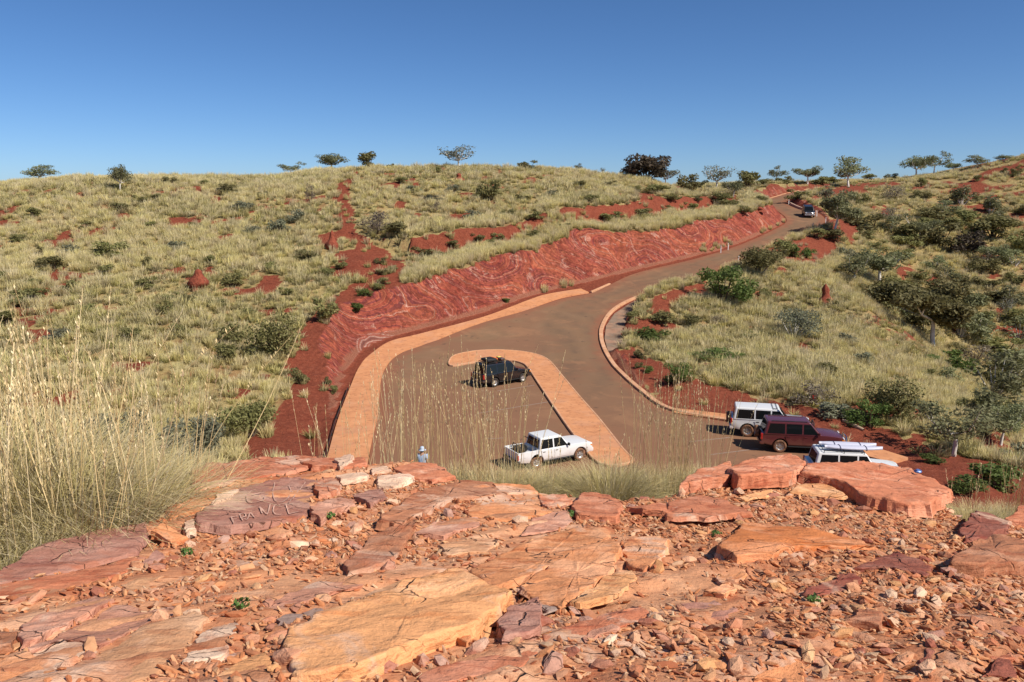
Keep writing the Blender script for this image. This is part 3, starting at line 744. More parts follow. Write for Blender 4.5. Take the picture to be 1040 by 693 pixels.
RC = dict(rust=(.60, .205, .07), orange=(.66, .275, .12), ochre=(.70, .335, .145), red=(.50, .175, .09), brick=(.56, .205, .105), pink=(.55, .26, .165), purple=(.40, .185, .13), cream=(.70, .46, .31), tan=(.58, .30, .155), brown=(.42, .175, .09), grey=(.33, .22, .175), darkred=(.30, .095, .06))
SLABS = [
 # label, colour, thickness (m), outline in the photograph
 ('large flat mauve slab beside the spinifex at the left edge', 'purple', .07, [(-8, 588), (30, 564), (85, 545), (148, 533), (150, 551), (138, 566), (97, 575), (69, 582), (35, 588), (-8, 596)]),
 ('orange-red slab strip just below the large mauve slab', 'brick', .06, [(-8, 599), (35, 591), (69, 585), (99, 578), (138, 569), (129, 584), (101, 594), (69, 602), (41, 608), (14, 611), (-8, 615)]),
 ('pink rectangular slab with a long straight crack on its right', 'pink', .07, [(23, 640), (46, 630), (97, 607), (117, 616), (88, 631), (58, 645), (20, 664), (17, 651)]),
 ('broad pink slab right of the straight crack', 'pink', .05, [(21, 668), (60, 649), (119, 618), (148, 624), (175, 618), (196, 625), (146, 639), (99, 664), (69, 654), (32, 669)]),
 ('pale grey-cream slab near the bottom left corner', 'cream', .05, [(30, 671), (65, 656), (98, 666), (72, 678), (57, 693), (40, 686)]),
 ('large tan slab left of the cream rubble patch', 'tan', .06, [(99, 668), (148, 642), (198, 630), (213, 637), (196, 655), (175, 676), (150, 692), (125, 700), (72, 700), (74, 682)]),
 ('crumbly cream rock standing left of a tiny green weed', 'cream', .07, [(198, 656), (215, 637), (238, 625), (240, 648), (222, 672), (203, 678), (185, 678)]),
 ('orange corner slab at the bottom left of the outcrop', 'orange', .10, [(-8, 672), (20, 669), (46, 684), (62, 697), (40, 712), (-8, 712)]),
 ('small brown block with a dark gap at the left edge', 'brown', .10, [(-8, 645), (18, 648), (12, 662), (-8, 665)]),
 ('red slab with an orange patch on the outcrop rim', 'red', .13, [(195, 486), (211, 476), (253, 473), (284, 468), (322, 467), (313, 477), (287, 484), (256, 487), (232, 492), (197, 499)]),
 ('mauve slab with names scratched into it', 'purple', .09, [(199, 527), (223, 511), (253, 494), (284, 489), (315, 482), (323, 491), (317, 510), (312, 526), (292, 531), (254, 541), (235, 543), (201, 538)]),
 ('round knobbly rock with ring markings beside the scratched slab', 'brick', .13, [(318, 494), (327, 487), (339, 489), (345, 500), (337, 508), (324, 509)]),
 ('layered orange plate with a dark gap beneath, beside spinifex', 'orange', .10, [(172, 527), (197, 506), (223, 498), (222, 507), (213, 516), (194, 524), (180, 528)]),
 ('pale flake of rock leaning on the layered plate', 'cream', .12, [(221, 506), (243, 503), (232, 512), (215, 517)]),
 ('cream angular chunk on the outcrop rim', 'cream', .16, [(341, 472), (357, 469), (359, 475), (346, 481)]),
 ('pinkish split block right of the scratched slab', 'pink', .12, [(315, 521), (346, 508), (361, 511), (360, 518), (338, 524), (326, 534), (317, 528)]),
 ('small upright pale block left of the scratched slab', 'cream', .10, [(187, 535), (197, 532), (199, 544), (190, 549)]),
 ('orange wedge of rock propped over a dark hollow', 'orange', .12, [(153, 547), (168, 537), (192, 551), (175, 554)]),
 ('tilted brown slab with a black shadow under its near edge', 'brown', .11, [(348, 582), (380, 548), (427, 523), (422, 538), (399, 575), (353, 590)]),
 ('flat pinkish slab below the tilted brown slab', 'pink', .05, [(266, 630), (277, 616), (324, 594), (350, 594), (370, 596), (335, 606), (289, 625)]),
 ('huge ochre slab with a black shadowed left end', 'ochre', .15, [(291, 650), (317, 635), (377, 616), (439, 596), (466, 588), (500, 607), (521, 617), (505, 633), (483, 648), (450, 658), (430, 662), (395, 680), (360, 697), (296, 702), (292, 672)]),
 ('ochre slab at the bottom edge left of the huge one', 'ochre', .09, [(215, 700), (243, 678), (271, 669), (276, 680), (275, 700)]),
 ('small grey tile of rock left of the huge ochre slab', 'grey', .04, [(281, 635), (298, 626), (308, 628), (296, 639), (282, 641)]),
 ('grey flake above the small grey tile', 'grey', .05, [(308, 625), (324, 617), (328, 623), (317, 629)]),
 ('rough tan rock behind the huge ochre slab', 'tan', .06, [(370, 610), (381, 600), (405, 592), (440, 580), (446, 588), (411, 601), (395, 611)]),
 ('red-orange slab with white blotches in the middle', 'orange', .09, [(477, 582), (522, 559), (586, 540), (608, 545), (620, 550), (586, 569), (550, 583), (525, 594), (500, 603)]),
 ('bright orange slab right of the blotched one', 'orange', .10, [(526, 599), (561, 576), (620, 552), (629, 559), (623, 581), (597, 602), (569, 621), (541, 611)]),
 ('orange slab end with a mauve right tip', 'orange', .08, [(632, 557), (661, 547), (678, 554), (672, 572), (653, 585), (643, 580), (634, 572)]),
 ('lower orange slab touching the gravel', 'ochre', .06, [(580, 616), (622, 586), (642, 582), (645, 592), (622, 611), (600, 617)]),
 ('grey-pink shield shaped slab leaning against the ochre slab', 'purple', .14, [(506, 638), (513, 628), (547, 616), (551, 623), (550, 645), (511, 659)]),
 ('long flat red slab right of the shield shaped slab', 'red', .06, [(551, 649), (569, 642), (642, 620), (657, 625), (653, 636), (622, 645), (586, 656), (553, 657)]),
 ('pink wedge with a black notch on the long red slab', 'pink', .09, [(590, 654), (597, 648), (622, 643), (625, 648), (594, 659)]),
 ('red slab running to the bottom edge below the shield', 'red', .06, [(430, 691), (500, 668), (544, 656), (547, 667), (530, 681), (472, 699), (430, 703)]),
 ('small orange block with a dark side left of the shield', 'orange', .09, [(463, 651), (472, 642), (484, 644), (475, 659)]),
 ('dark grey stain-coloured flake beside the bright orange slab', 'grey', .04, [(544, 612), (556, 610), (566, 620), (553, 624)]),
 ('red boulder on the rim below the white ute', 'brick', .13, [(580, 519), (592, 505), (619, 507), (633, 518), (625, 531), (586, 529)]),
 ('low brick red ledge right of the rim boulder', 'brick', .11, [(636, 519), (672, 513), (702, 511), (702, 527), (681, 525), (653, 523)]),
 ('smooth brown dome of rock on the left of the rim', 'brown', .11, [(384, 536), (424, 506), (468, 488), (500, 491), (511, 506), (461, 511), (441, 521), (400, 538)]),
 ('pale orange lip of rock below the small spinifex', 'orange', .10, [(500, 495), (538, 494), (546, 503), (515, 506)]),
 ('flat pink plate in the middle of the rubble', 'pink', .05, [(421, 545), (441, 533), (485, 528), (488, 534), (451, 548)]),
 ('dark red ledge at the top of the rim', 'red', .12, [(300, 472), (328, 467), (369, 467), (371, 475), (352, 479), (317, 478)]),
 ('orange mound of broken rock in front of the walker', 'brick', .14, [(400, 480), (425, 474), (444, 475), (463, 487), (438, 491), (412, 486)]),
 ('cream slab on the mound of broken rock', 'cream', .12, [(385, 486), (412, 483), (421, 488), (404, 498), (383, 495)]),
 ('cream plate below the dark red ledge', 'cream', .11, [(341, 486), (369, 483), (374, 488), (348, 493)]),
 ('purple block below the cream plates', 'purple', .12, [(360, 506), (389, 498), (394, 510), (377, 519)]),
 ('thin white flake beside the dark red ledge', 'cream', .12, [(376, 479), (393, 476), (398, 481), (378, 484)]),
 ('red lump at the left end of the right hand ledge', 'brick', .18, [(690, 501), (708, 484), (742, 476), (748, 489), (722, 496)]),
 ('big rounded red boulder on the right hand ledge', 'brick', .24, [(739, 485), (762, 474), (801, 468), (818, 477), (812, 488), (794, 493), (749, 496)]),
 ('huge flat red slab forming the right hand ledge', 'brick', .20, [(812, 490), (819, 478), (894, 473), (922, 478), (966, 505), (944, 524), (922, 522), (874, 511), (858, 500)]),
 ('yellow rock at the foot of the right hand ledge', 'ochre', .10, [(801, 503), (815, 495), (839, 494), (861, 507), (836, 506)]),
 ('small yellow rock left of the larger yellow one', 'ochre', .08, [(749, 507), (766, 502), (784, 500), (778, 506), (756, 509)]),
 ('pink-red slab with a straight front edge', 'brick', .10, [(678, 514), (708, 504), (735, 509), (764, 525), (715, 529), (678, 528)]),
 ('large orange rock with dark pits in the right hand gravel', 'rust', .13, [(729, 563), (757, 534), (780, 537), (812, 539), (874, 551), (890, 558), (836, 560), (806, 563), (784, 570), (749, 573)]),
 ('dark red tilted wedge in the gravel', 'darkred', .10, [(814, 608), (862, 585), (873, 593), (858, 605), (831, 609)]),
 ('dark red flat slab above the tilted wedge', 'darkred', .07, [(867, 580), (909, 563), (947, 581), (939, 591), (905, 580)]),
 ('brown rock with a black shadow at the right edge', 'brown', .20, [(963, 586), (985, 566), (1010, 553), (1050, 563), (1050, 582), (993, 587)]),
 ('dark red boulder below the right hand spinifex', 'darkred', .14, [(973, 543), (989, 526), (1006, 529), (1027, 536), (1010, 547), (980, 551)]),
 ('red boulder cut off by the right edge', 'brick', .16, [(1020, 534), (1032, 524), (1055, 520), (1055, 538)]),
 ('bright orange rock at the bottom edge right of centre', 'orange', .10, [(764, 697), (801, 675), (815, 681), (811, 700)]),
 ('dark maroon lump near the bottom edge', 'darkred', .10, [(932, 677), (946, 667), (963, 671), (959, 683), (939, 686)]),
 ('arrowhead shaped brown stone with a dark tip', 'brown', .09, [(858, 638), (880, 618), (895, 629), (892, 642), (872, 639)]),
 ('long pink splinter near the right edge', 'pink', .05, [(973, 627), (1027, 639), (1013, 645), (976, 633)]),
 ('dark red corner block at the bottom right', 'darkred', .12, [(994, 697), (1013, 678), (1032, 697)]),
 ('flat red flake near the bottom right corner', 'red', .06, [(1003, 671), (1030, 663), (1031, 675), (1006, 677)]),
 ('reddish triangular stone in the lower gravel', 'red', .08, [(742, 676), (754, 661), (771, 666), (757, 677)]),
 ('orange flake left of the pitted orange rock', 'orange', .06, [(727, 591), (757, 583), (757, 589), (734, 596)]),
 ('grey-pink plate near the bottom edge', 'pink', .05, [(814, 670), (831, 668), (852, 680), (838, 683)]),
 ('orange stone with a dark left side in the right gravel', 'orange', .08, [(715, 606), (740, 598), (748, 603), (735, 610)]),
 ('flat mauve plate sunk in sandy gravel', 'purple', .04, [(690, 617), (725, 612), (750, 620), (735, 630), (700, 630)]),
 ('small mauve plate below the mauve slab', 'purple', .06, [(139, 578), (160, 561), (166, 565), (150, 580)]),
 ('flat orange plate among the left rubble', 'orange', .06, [(150, 594), (175, 582), (200, 581), (188, 592), (160, 600)]),
 ('pale orange plate above the pink cracked slab', 'tan', .05, [(120, 595), (145, 585), (165, 588), (150, 600), (130, 603)]),
 ('orange plate below the smooth brown dome', 'orange', .06, [(470, 520), (500, 512), (545, 515), (560, 522), (520, 530), (480, 528)]),
 ('tan plate between the dome and blotched slab', 'tan', .05, [(445, 556), (480, 548), (510, 551), (495, 562), (455, 566)]),
 ('red plate at the far end of the rubble', 'brick', .08, [(548, 508), (575, 504), (580, 514), (556, 518)]),
 ('long pinkish plate behind the blotched slab', 'pink', .05, [(540, 530), (575, 522), (582, 532), (560, 540), (530, 544)]),
]
SLAB_PX = []
def slab_mesh(name, P, th, seed, mat):
    """broken plate: jagged outline, slightly stepped top, undercut sides"""
    r = np.random.default_rng(seed)
    P = np.array(P)
    if sum(P[i - 1][0] * P[i][1] - P[i][0] * P[i - 1][1] for i in range(len(P))) < 0: P = P[::-1]
    pts = []
    for i in range(len(P)):
        a, b = P[i], P[(i + 1) % len(P)]
        L = np.linalg.norm(b - a); n = max(2, int(L / .03))
        nn = np.array([b[1] - a[1], a[0] - b[0]]) / (L + 1e-9)
        for k in range(n):
            s = k / n
            j = (vnoise(np.array([(s * L) * 9 + i * 7.3]), np.array([seed * 1.7]), 3)[0] - .5) * .045 + (r.random() - .5) * .012
            pts.append(a + (b - a) * s + nn * j * (1 if k else .3))
    pts = np.array(pts); n = len(pts); c = P.mean(0)
    size = np.sqrt(np.abs(sum(P[i - 1][0] * P[i][1] - P[i][0] * P[i - 1][1] for i in range(len(P)))) / 2)
    A = np.c_[P - c, np.ones(len(P))]
    sol, *_ = np.linalg.lstsq(A, out_base(P[:, 0], P[:, 1]), rcond=None)
    tx, ty = (r.random(2) - .5) * .06
    rings = [(1.04, -.16, 0), (1.03, -.02, 0), (1.0, .72, 0), (.992, .93, 1), (.975, 1.0, 1), (.93, 1.0, 1), (.84, 1.0, 1), (.72, 1.0, 1), (.58, 1.0, 1), (.42, 1.0, 1), (.25, 1.0, 1), (.1, 1.0, 1)]
    def relief_at(q):
        al = q[:, 0] * .78 + q[:, 1] * .62; ac = -q[:, 0] * .62 + q[:, 1] * .78
        ste = np.floor(ac * 7 + (fbm(al * 2, ac * 5, seed, 3) - .5) * 3)
        nz = (fbm(q[:, 0] * 3 + seed, q[:, 1] * 3, 7, 4) - .5) * .05 + (vnoise(ste * 3.7, ste * 0 + seed, 5) - .5) * .022 * min(1, th / .06) + (fbm(q[:, 0] * 18, q[:, 1] * 18, 8, 3) - .5) * .014
        return nz + (q - c) @ np.array([tx, ty])
    def topf(q):
        q = np.asarray(q, float)
        return (q - c) @ sol[:2] + sol[2] + th + relief_at(q)
    V = []
    for s, hh, top in rings:
        q = c + (pts - c) * s
        z0 = (q - c) @ sol[:2] + sol[2]
        z = z0 + th * hh + relief_at(q) * (1 if hh > .5 else 0)
        if not top:
            q = q + (r.random(q.shape) - .5) * .012
        V.append(np.c_[q, z])
    Fq = []
    for k in range(len(rings) - 1):
        i = np.arange(n)
        Fq.append(np.c_[k * n + i, k * n + (i + 1) % n, (k + 1) * n + (i + 1) % n, (k + 1) * n + i])
    V = np.concatenate(V)
    cz = V[-n:, 2].mean()
    V = np.r_[V, [[c[0], c[1], cz]]]
    i = np.arange(n)
    T = np.c_[(len(rings) - 1) * n + i, (len(rings) - 1) * n + (i + 1) % n, np.full(n, len(V) - 1)]
    zc = float(out_base(np.array([c[0]]), np.array([c[1]]))[0])
    V = V - np.array([c[0], c[1], zc])
    me = mesh_np(name, V, [np.concatenate(Fq), T], mat, smooth=False)
    sm = np.ones(len(me.polygons), bool); sm[:2 * n] = False
    me.polygons.foreach_set('use_smooth', sm)
    return me, (c[0], c[1], zc), topf
slab_objs = {}; slab_top = {}
for k, (lab, colr, th, px) in enumerate(SLABS):
    W = [outcrop_at(*p)[:2] for p in px]
    SLAB_PX.append(px)
    big = np.hypot(*(np.max(W, 0) - np.min(W, 0))) > .45
    th = th * (.30 if th < .15 else .42)
    me, loc, topf = slab_mesh('rock_slab' if big else 'loose_rock', W, th, k + 3, M_SLAB)
    slab_top[lab] = topf
    o = tag(obj('rock_slab' if big else 'loose_rock', me, loc=loc), lab, 'rock', 'broken rock slabs on the outcrop', 'thing')
    j = .9 + .2 * random.random()
    o.color = tuple(c * j for c in RC[colr]) + (1,)
    slab_objs[lab] = o
def on_slab(lab, u, v):
    """point on the top of a slab, in that slab's own space"""
    k = [s[0] for s in SLABS].index(lab)
    th = SLABS[k][2] * .30
    d = ray(u, v)
    f = H + d[2] * _yo - out_base(d[0] * _yo, _yo) - th
    Y = _yo[int(np.argmax(f < 0))]
    return np.array([d[0] * Y, Y])
# names scratched into the mauve slab
LAB = 'mauve slab with names scratched into it'
def zz(p): return (180 + p[0] / 5.778, 460 + (p[1] - 24) / 5.778)
STROKES = [
    [(468, 248), (432, 262), (408, 292), (425, 318), (470, 318), (508, 300), (512, 284)], [(440, 280), (490, 270), (540, 265)],
    [(572, 196), (560, 250), (572, 295), (600, 312), (636, 300), (660, 262), (666, 232)],
    [(655, 205), (672, 240), (690, 252)], [(752, 186), (722, 220), (690, 262), (655, 318)],
    [(318, 424), (326, 446), (334, 470)], [(308, 430), (356, 414)], [(322, 446), (352, 436)],
    [(368, 400), (376, 424), (386, 446)], [(368, 400), (396, 392), (402, 408), (378, 422), (412, 440)],
    [(414, 434), (430, 388), (456, 420)], [(420, 416), (446, 406)],
    [(484, 360), (500, 392)], [(484, 360), (530, 400)], [(530, 400), (548, 348)],
    [(606, 342), (580, 350), (564, 374), (574, 398), (612, 402)],
    [(640, 344), (646, 368), (656, 394)], [(640, 344), (690, 334)], [(646, 366), (684, 358)], [(656, 394), (740, 374)],
]
so = slab_objs[LAB]
Vs = []; Fs = []
for S in STROKES:
    L = [on_slab(LAB, *zz(p)) for p in S]
    L = smooth_line(L, 6) if len(L) > 2 else [L[0] + (L[1] - L[0]) * s for s in np.linspace(0, 1, 7)]
    b = len(Vs)
    for i in range(len(L)):
        d = L[min(i + 1, len(L) - 1)] - L[max(i - 1, 0)]; d = d / (np.linalg.norm(d) + 1e-9)
        nn = np.array([-d[1], d[0]]) * (.0032 + .0018 * random.random())
        for sg in (-1, 1):
            q = L[i] + nn * sg - np.array(so.location[:2])
            z = float(slab_top[LAB]([L[i] + nn * sg])[0]) - so.location[2]
            Vs.append((q[0], q[1], z + .010))
        if i: Fs.append((b + 2 * i - 2, b + 2 * i - 1, b + 2 * i + 1, b + 2 * i))
M_SCR = plain('scratched_pale_rock', (.52, .31, .23), .9, var=.3)
o = obj('scratched_lettering', mesh_np('scratched_lettering', np.array(Vs), np.array(Fs), M_SCR), so)
o['label'] = 'pale scratched capitals reading GUY FRANCE'

# ---- loose stones
def stone_mesh(name, seed, flat=.5):
    r = np.random.default_rng(seed)
    bm = bmesh.new()
    bmesh.ops.create_icosphere(bm, subdivisions=1, radius=.5)
    k = r.normal(size=(6, 3)); k /= np.linalg.norm(k, axis=1)[:, None]
    o = .30 + .12 * r.random(6)
    for v in bm.verts:
        p = np.array(v.co) * (1 + .25 * (r.random() - .5))
        for a, b in zip(k, o):          # broken faces
            d = p @ a - b
            if d > 0: p = p - a * d
        v.co = Vector((p[0] * 1.25, p[1] * .85, p[2] * flat))
    me = bm_mesh(name, bm, M_SLAB)
    return me
STONES = [stone_mesh('loose_stone', 200 + i, .35 + .07 * (i % 5)) for i in range(10)]
STONE_C = [(.58, .27, .14), (.62, .33, .19), (.50, .19, .095), (.66, .42, .27), (.42, .18, .11), (.60, .30, .13), (.36, .13, .08), (.54, .24, .13), (.45, .24, .17)]
SNAME = ['orange-tan', 'tan', 'reddish', 'cream', 'mauve-brown', 'ochre', 'dark red', 'orange', 'grey-brown']
slabW = [[outcrop_at(*p)[:2] for p in px] for px in SLAB_PX]
def on_any_slab(x, y):
    m = np.zeros(np.shape(x), bool)
    for P in slabW:
        A = np.array(P); lo = A.min(0); hi = A.max(0)
        b = (x > lo[0]) & (x < hi[0]) & (y > lo[1]) & (y < hi[1])
        if b.any(): m[b] |= in_poly(x[b], y[b], P)
    return m
LOOSE = []          # (object, colour word, u, v)
n = 0; tries = 0
placed = []
while n < 250 and tries < 40000:
    tries += 1
    u = rng.uniform(5, 1035); v = rng.uniform(500, 690)
    w = outcrop_at(u, v)
    A = np.array([w[0]]), np.array([w[1]])
    if not in_poly(A[0], A[1], OUTLINE)[0] or rng.random() > gravel_density(*A)[0] or on_any_slab(*A)[0]: continue
    s = rng.uniform(.052, .092) * (1 + .35 * (rng.random() < .12)) * (.75 + .08 * w[1])
    if any((w[0] - a) ** 2 + (w[1] - b) ** 2 < (.5 * (s + c)) ** 2 for a, b, c in placed): continue
    placed.append((w[0], w[1], s))
    o = obj('loose_stone', STONES[n % 10])
    z = float(oz(w[0], w[1]))
    o.location = (w[0], w[1], z + s * .10)
    o.rotation_euler = (rng.normal(0, .22), rng.normal(0, .22), rng.uniform(0, 6.28))
    o.scale = (s * rng.uniform(.8, 1.4), s * rng.uniform(.8, 1.2), s * rng.uniform(.8, 1.2))
    ci = int(rng.integers(0, len(STONE_C)))
    o.color = (*STONE_C[ci], 1)
    o['category'] = 'stone'; o['group'] = 'loose stones on the outcrop'
    LOOSE.append((o, SNAME[ci], u, v)); n += 1

# gravel: countless chips, one object
def instancer(name, pts, rot, scl, idx, protos, kind='stuff'):
    me = bpy.data.meshes.new(name)
    me.vertices.add(len(pts)); me.vertices.foreach_set('co', np.asarray(pts, np.float32).ravel())
    attr(me, 'rot', rot, 'FLOAT_VECTOR'); attr(me, 'scl', scl, 'FLOAT_VECTOR'); attr(me, 'pick', idx, 'INT')
    c = bpy.data.collections.new(name + '_pieces')
    for i, p in enumerate(protos):
        c.objects.link(bpy.data.objects.new('%s_piece_%02d' % (name, i), p))
    g = bpy.data.node_groups.new(name + '_scatter', 'GeometryNodeTree')
    g.interface.new_socket('Geometry', in_out='INPUT', socket_type='NodeSocketGeometry')
    g.interface.new_socket('Geometry', in_out='OUTPUT', socket_type='NodeSocketGeometry')
    gi = g.nodes.new('NodeGroupInput'); go = g.nodes.new('NodeGroupOutput')
    ci = g.nodes.new('GeometryNodeCollectionInfo'); ci.inputs['Collection'].default_value = c
    ci.inputs['Separate Children'].default_value = True; ci.inputs['Reset Children'].default_value = True
    ip = g.nodes.new('GeometryNodeInstanceOnPoints'); ip.inputs['Pick Instance'].default_value = True
    def na(nm, ty):
        q = g.nodes.new('GeometryNodeInputNamedAttribute'); q.data_type = ty; q.inputs['Name'].default_value = nm
        return [s for s in q.outputs if s.enabled and s.name == 'Attribute'][0]
    g.links.new(gi.outputs[0], ip.inputs['Points']); g.links.new(ci.outputs[0], ip.inputs['Instance'])
    g.links.new(na('pick', 'INT'), ip.inputs['Instance Index'])
    g.links.new(na('rot', 'FLOAT_VECTOR'), ip.inputs['Rotation']); g.links.new(na('scl', 'FLOAT_VECTOR'), ip.inputs['Scale'])
    g.links.new(ip.outputs[0], go.inputs[0])
    o = obj(name, me)
    md = o.modifiers.new('scatter', 'NODES'); md.node_group = g
    return tag(o, kind=kind)
t = NT('gravel_chip')
r = t.objinfo('Random')
c = t.ramp(r, [(0, (.34, .11, .055)), (.15, (.52, .20, .085)), (.35, (.57, .26, .12)), (.5, (.60, .34, .18)), (.62, (.50, .18, .075)), (.75, (.38, .17, .095)), (.87, (.62, .40, .24)), (1, (.27, .09, .05))])
nn = t.noise(t.geo(), 45.0, 4, .7)
t.set(color=t.hsv(c, .5, 1.0, t.math('ADD', .7, t.math('MULTIPLY', nn, .6))), rough=.9, spec=.15, normal=t.bump(nn, .5, .01))
M_CHIP = t.m
chips = []
for i in range(8):
    m = STONES[i].copy(); m.name = 'chip'; m.materials.clear(); m.materials.append(M_CHIP); chips.append(m)
N = 105000
gx = rng.uniform(-5.5, 6.5, N); gy = rng.uniform(1.9, 7.6, N)
ok = in_poly(gx, gy, OUTLINE) & (rng.random(N) < .12 + .88 * gravel_density(gx, gy))
onS = on_any_slab(gx, gy)
ok &= (~onS)
gx = gx[ok]; gy = gy[ok]; N = len(gx)
s = np.exp(rng.normal(math.log(.0185), .5, N)); s = np.clip(s, .008, .06)
gz = oz(gx, gy) + s * .08
instancer('gravel', np.c_[gx, gy, gz], np.c_[rng.normal(0, .5, N), rng.normal(0, .4, N), rng.normal(-.5, .7, N)],
          np.c_[s * rng.uniform(.9, 1.9, N), s * rng.uniform(.6, 1.1, N), s * rng.uniform(.7, 1.3, N)], rng.integers(0, 8, N), chips)

# ---------------------------------------------------------------- foliage materials
def translucent(t, col, f):
    tr = t.n.new('ShaderNodeBsdfTranslucent'); t._in(tr.inputs['Color'], col)
    mx = t.n.new('ShaderNodeMixShader'); mx.inputs[0].default_value = f
    t.l.new(t.b.outputs[0], mx.inputs[1]); t.l.new(tr.outputs[0], mx.inputs[2])
    t.l.new(mx.outputs[0], t.n['Material Output'].inputs['Surface'])
def leaf_mat(name, a, b, c, dry=(.30, .24, .10), drya=.0):
    t = NT(name)
    r = t.at('lr'); ob = t.objinfo('Random')
    col = t.ramp(r, [(0, a), (.5, b), (1, c)])
    col = t.mix(t.step(r, 1 - drya, 1 - drya + .02) if drya else 0.0, col, dry)
    col = t.hsv(col, t.math('ADD', .485, t.math('MULTIPLY', ob, .03)), 1.0, t.math('ADD', .78, t.math('MULTIPLY', ob, .5)))
    t.set(color=col, rough=.65, spec=.25)
    translucent(t, col, .35)
    return t.m
M_GUM = leaf_mat('gum_leaves', (.14, .15, .068), (.225, .23, .11), (.32, .31, .165))
M_OLIVE = leaf_mat('olive_leaves', (.135, .130, .046), (.215, .200, .075), (.30, .27, .115))
M_GREEN = leaf_mat('bright_green_leaves', (.065, .095, .020), (.115, .155, .036), (.175, .215, .065))
M_GREY = leaf_mat('grey_green_leaves', (.125, .130, .080), (.195, .195, .125), (.285, .275, .185))
M_DARK = leaf_mat('dark_brown_leaves', (.050, .042, .026), (.090, .070, .046), (.15, .11, .075))
M_DEAD = leaf_mat('dry_twigs', (.14, .11, .085), (.22, .18, .13), (.30, .25, .19))
t = NT('pale_gum_bark')
n = t.noise(t.map(t.geo(), (3, 3, 1)), 2.0, 5, .7)
t.set(color=t.ramp(n, [(.3, (.42, .36, .30)), (.5, (.68, .63, .55)), (.7, (.80, .76, .69))]), rough=.8)
M_BARKW = t.m
t = NT('dark_bark')
n = t.noise(t.map(t.geo(), (5, 5, 2)), 2.0, 5, .7)
t.set(color=t.ramp(n, [(.3, (.07, .05, .035)), (.7, (.17, .12, .085))]), rough=.9)
M_BARKD = t.m

def leaves(centers, radii, n, size, r, up=.3, thin=1.0, shell=.55):
    """n small leaf-clump faces spread through ellipsoids -> V, F, lr"""
    centers = np.asarray(centers, float); radii = np.asarray(radii, float)
    wgt = radii.prod(1) ** .67; wgt /= wgt.sum()
    k = r.choice(len(centers), n, p=wgt)
    d = r.normal(size=(n, 3)); d /= np.linalg.norm(d, axis=1)[:, None]
    rad = shell + (1 - shell) * r.random(n) ** .6
    p = centers[k] + d * radii[k] * rad[:, None]
    nrm = d * .6 + r.normal(size=(n, 3)) * .7 + np.array([0, 0, up])
    nrm /= np.linalg.norm(nrm, axis=1)[:, None]
    a = np.cross(nrm, r.normal(size=(n, 3))); a /= np.linalg.norm(a, axis=1)[:, None] + 1e-9
    b = np.cross(nrm, a)
    s = size * (.55 + .9 * r.random(n))[:, None]
    a = a * s; b = b * s * .55 * thin
    V = np.stack([p - a, p - b * .9 + nrm * s * .12, p + a, p + b * .9 + nrm * s * .12], 1).reshape(-1, 3)
    Fq = np.arange(4 * n).reshape(-1, 4)
    lr = np.repeat(np.clip(.15 + .55 * r.random(n) + .3 * (r.random(len(centers))[k] - .3), 0, 1), 4)
    return V, Fq, lr
def leaf_mesh(name, V, Fq, lr, mat):
    me = mesh_np(name, V, Fq, mat); attr(me, 'lr', lr); return me

# ---- prototypes, unit height and unit width
def gum_proto(seed, leafmat, spread=.5, dense=1.0, trunk=.38, lean=.0, barkmat=None, leaf=.028):
    r = np.random.default_rng(seed)
    paths = []; cl = []; rd = []
    fork = np.array([lean * .5, 0, trunk])
    paths.append(([(0, 0, -.06), (lean * .2 + .01, .01, trunk * .5), fork], [.030, .024, .020]))
    nb = 4 + int(r.integers(0, 3))
    for i in range(nb):
        an = 2 * math.pi * (i + r.random() * .6) / nb
        out = spread * (.3 + .75 * r.random())
        top = .5 + .48 * r.random()
        e = np.array([lean + math.cos(an) * out * .8, math.sin(an) * out * .8, top * .93])
        m = fork + (e - fork) * .5 + np.array([math.cos(an) * .06, math.sin(an) * .06, -.05])
        paths.append(([fork, m, e], [.017, .011, .004]))
        for j in range(3):
            q = fork + (e - fork) * (.45 + .26 * j) + r.normal(size=3) * .06
            s = (.10 + .075 * r.random())
            cl.append(q + np.array([0, 0, .03])); rd.append((s * 1.35, s * 1.35, s * .9))
            if j == 1:
                s2 = q + np.array([math.cos(an + .8) * .13, math.sin(an + .8) * .13, .08 + .06 * r.random()])
                paths.append(([m, (m + s2) / 2 + np.array([0, 0, -.01]), s2], [.010, .007, .003]))
                cl.append(s2); rd.append((s, s, s * .6))
    V, Q = tubes_np(paths, 6)
    tr = mesh_np('trunk', V, Q, barkmat or M_BARKW, smooth=True)
    lv = leaf_mesh('crown', *leaves(cl, rd, int(2400 * dense), leaf, r, .35, 1.0, .3), leafmat)
    return tr, lv
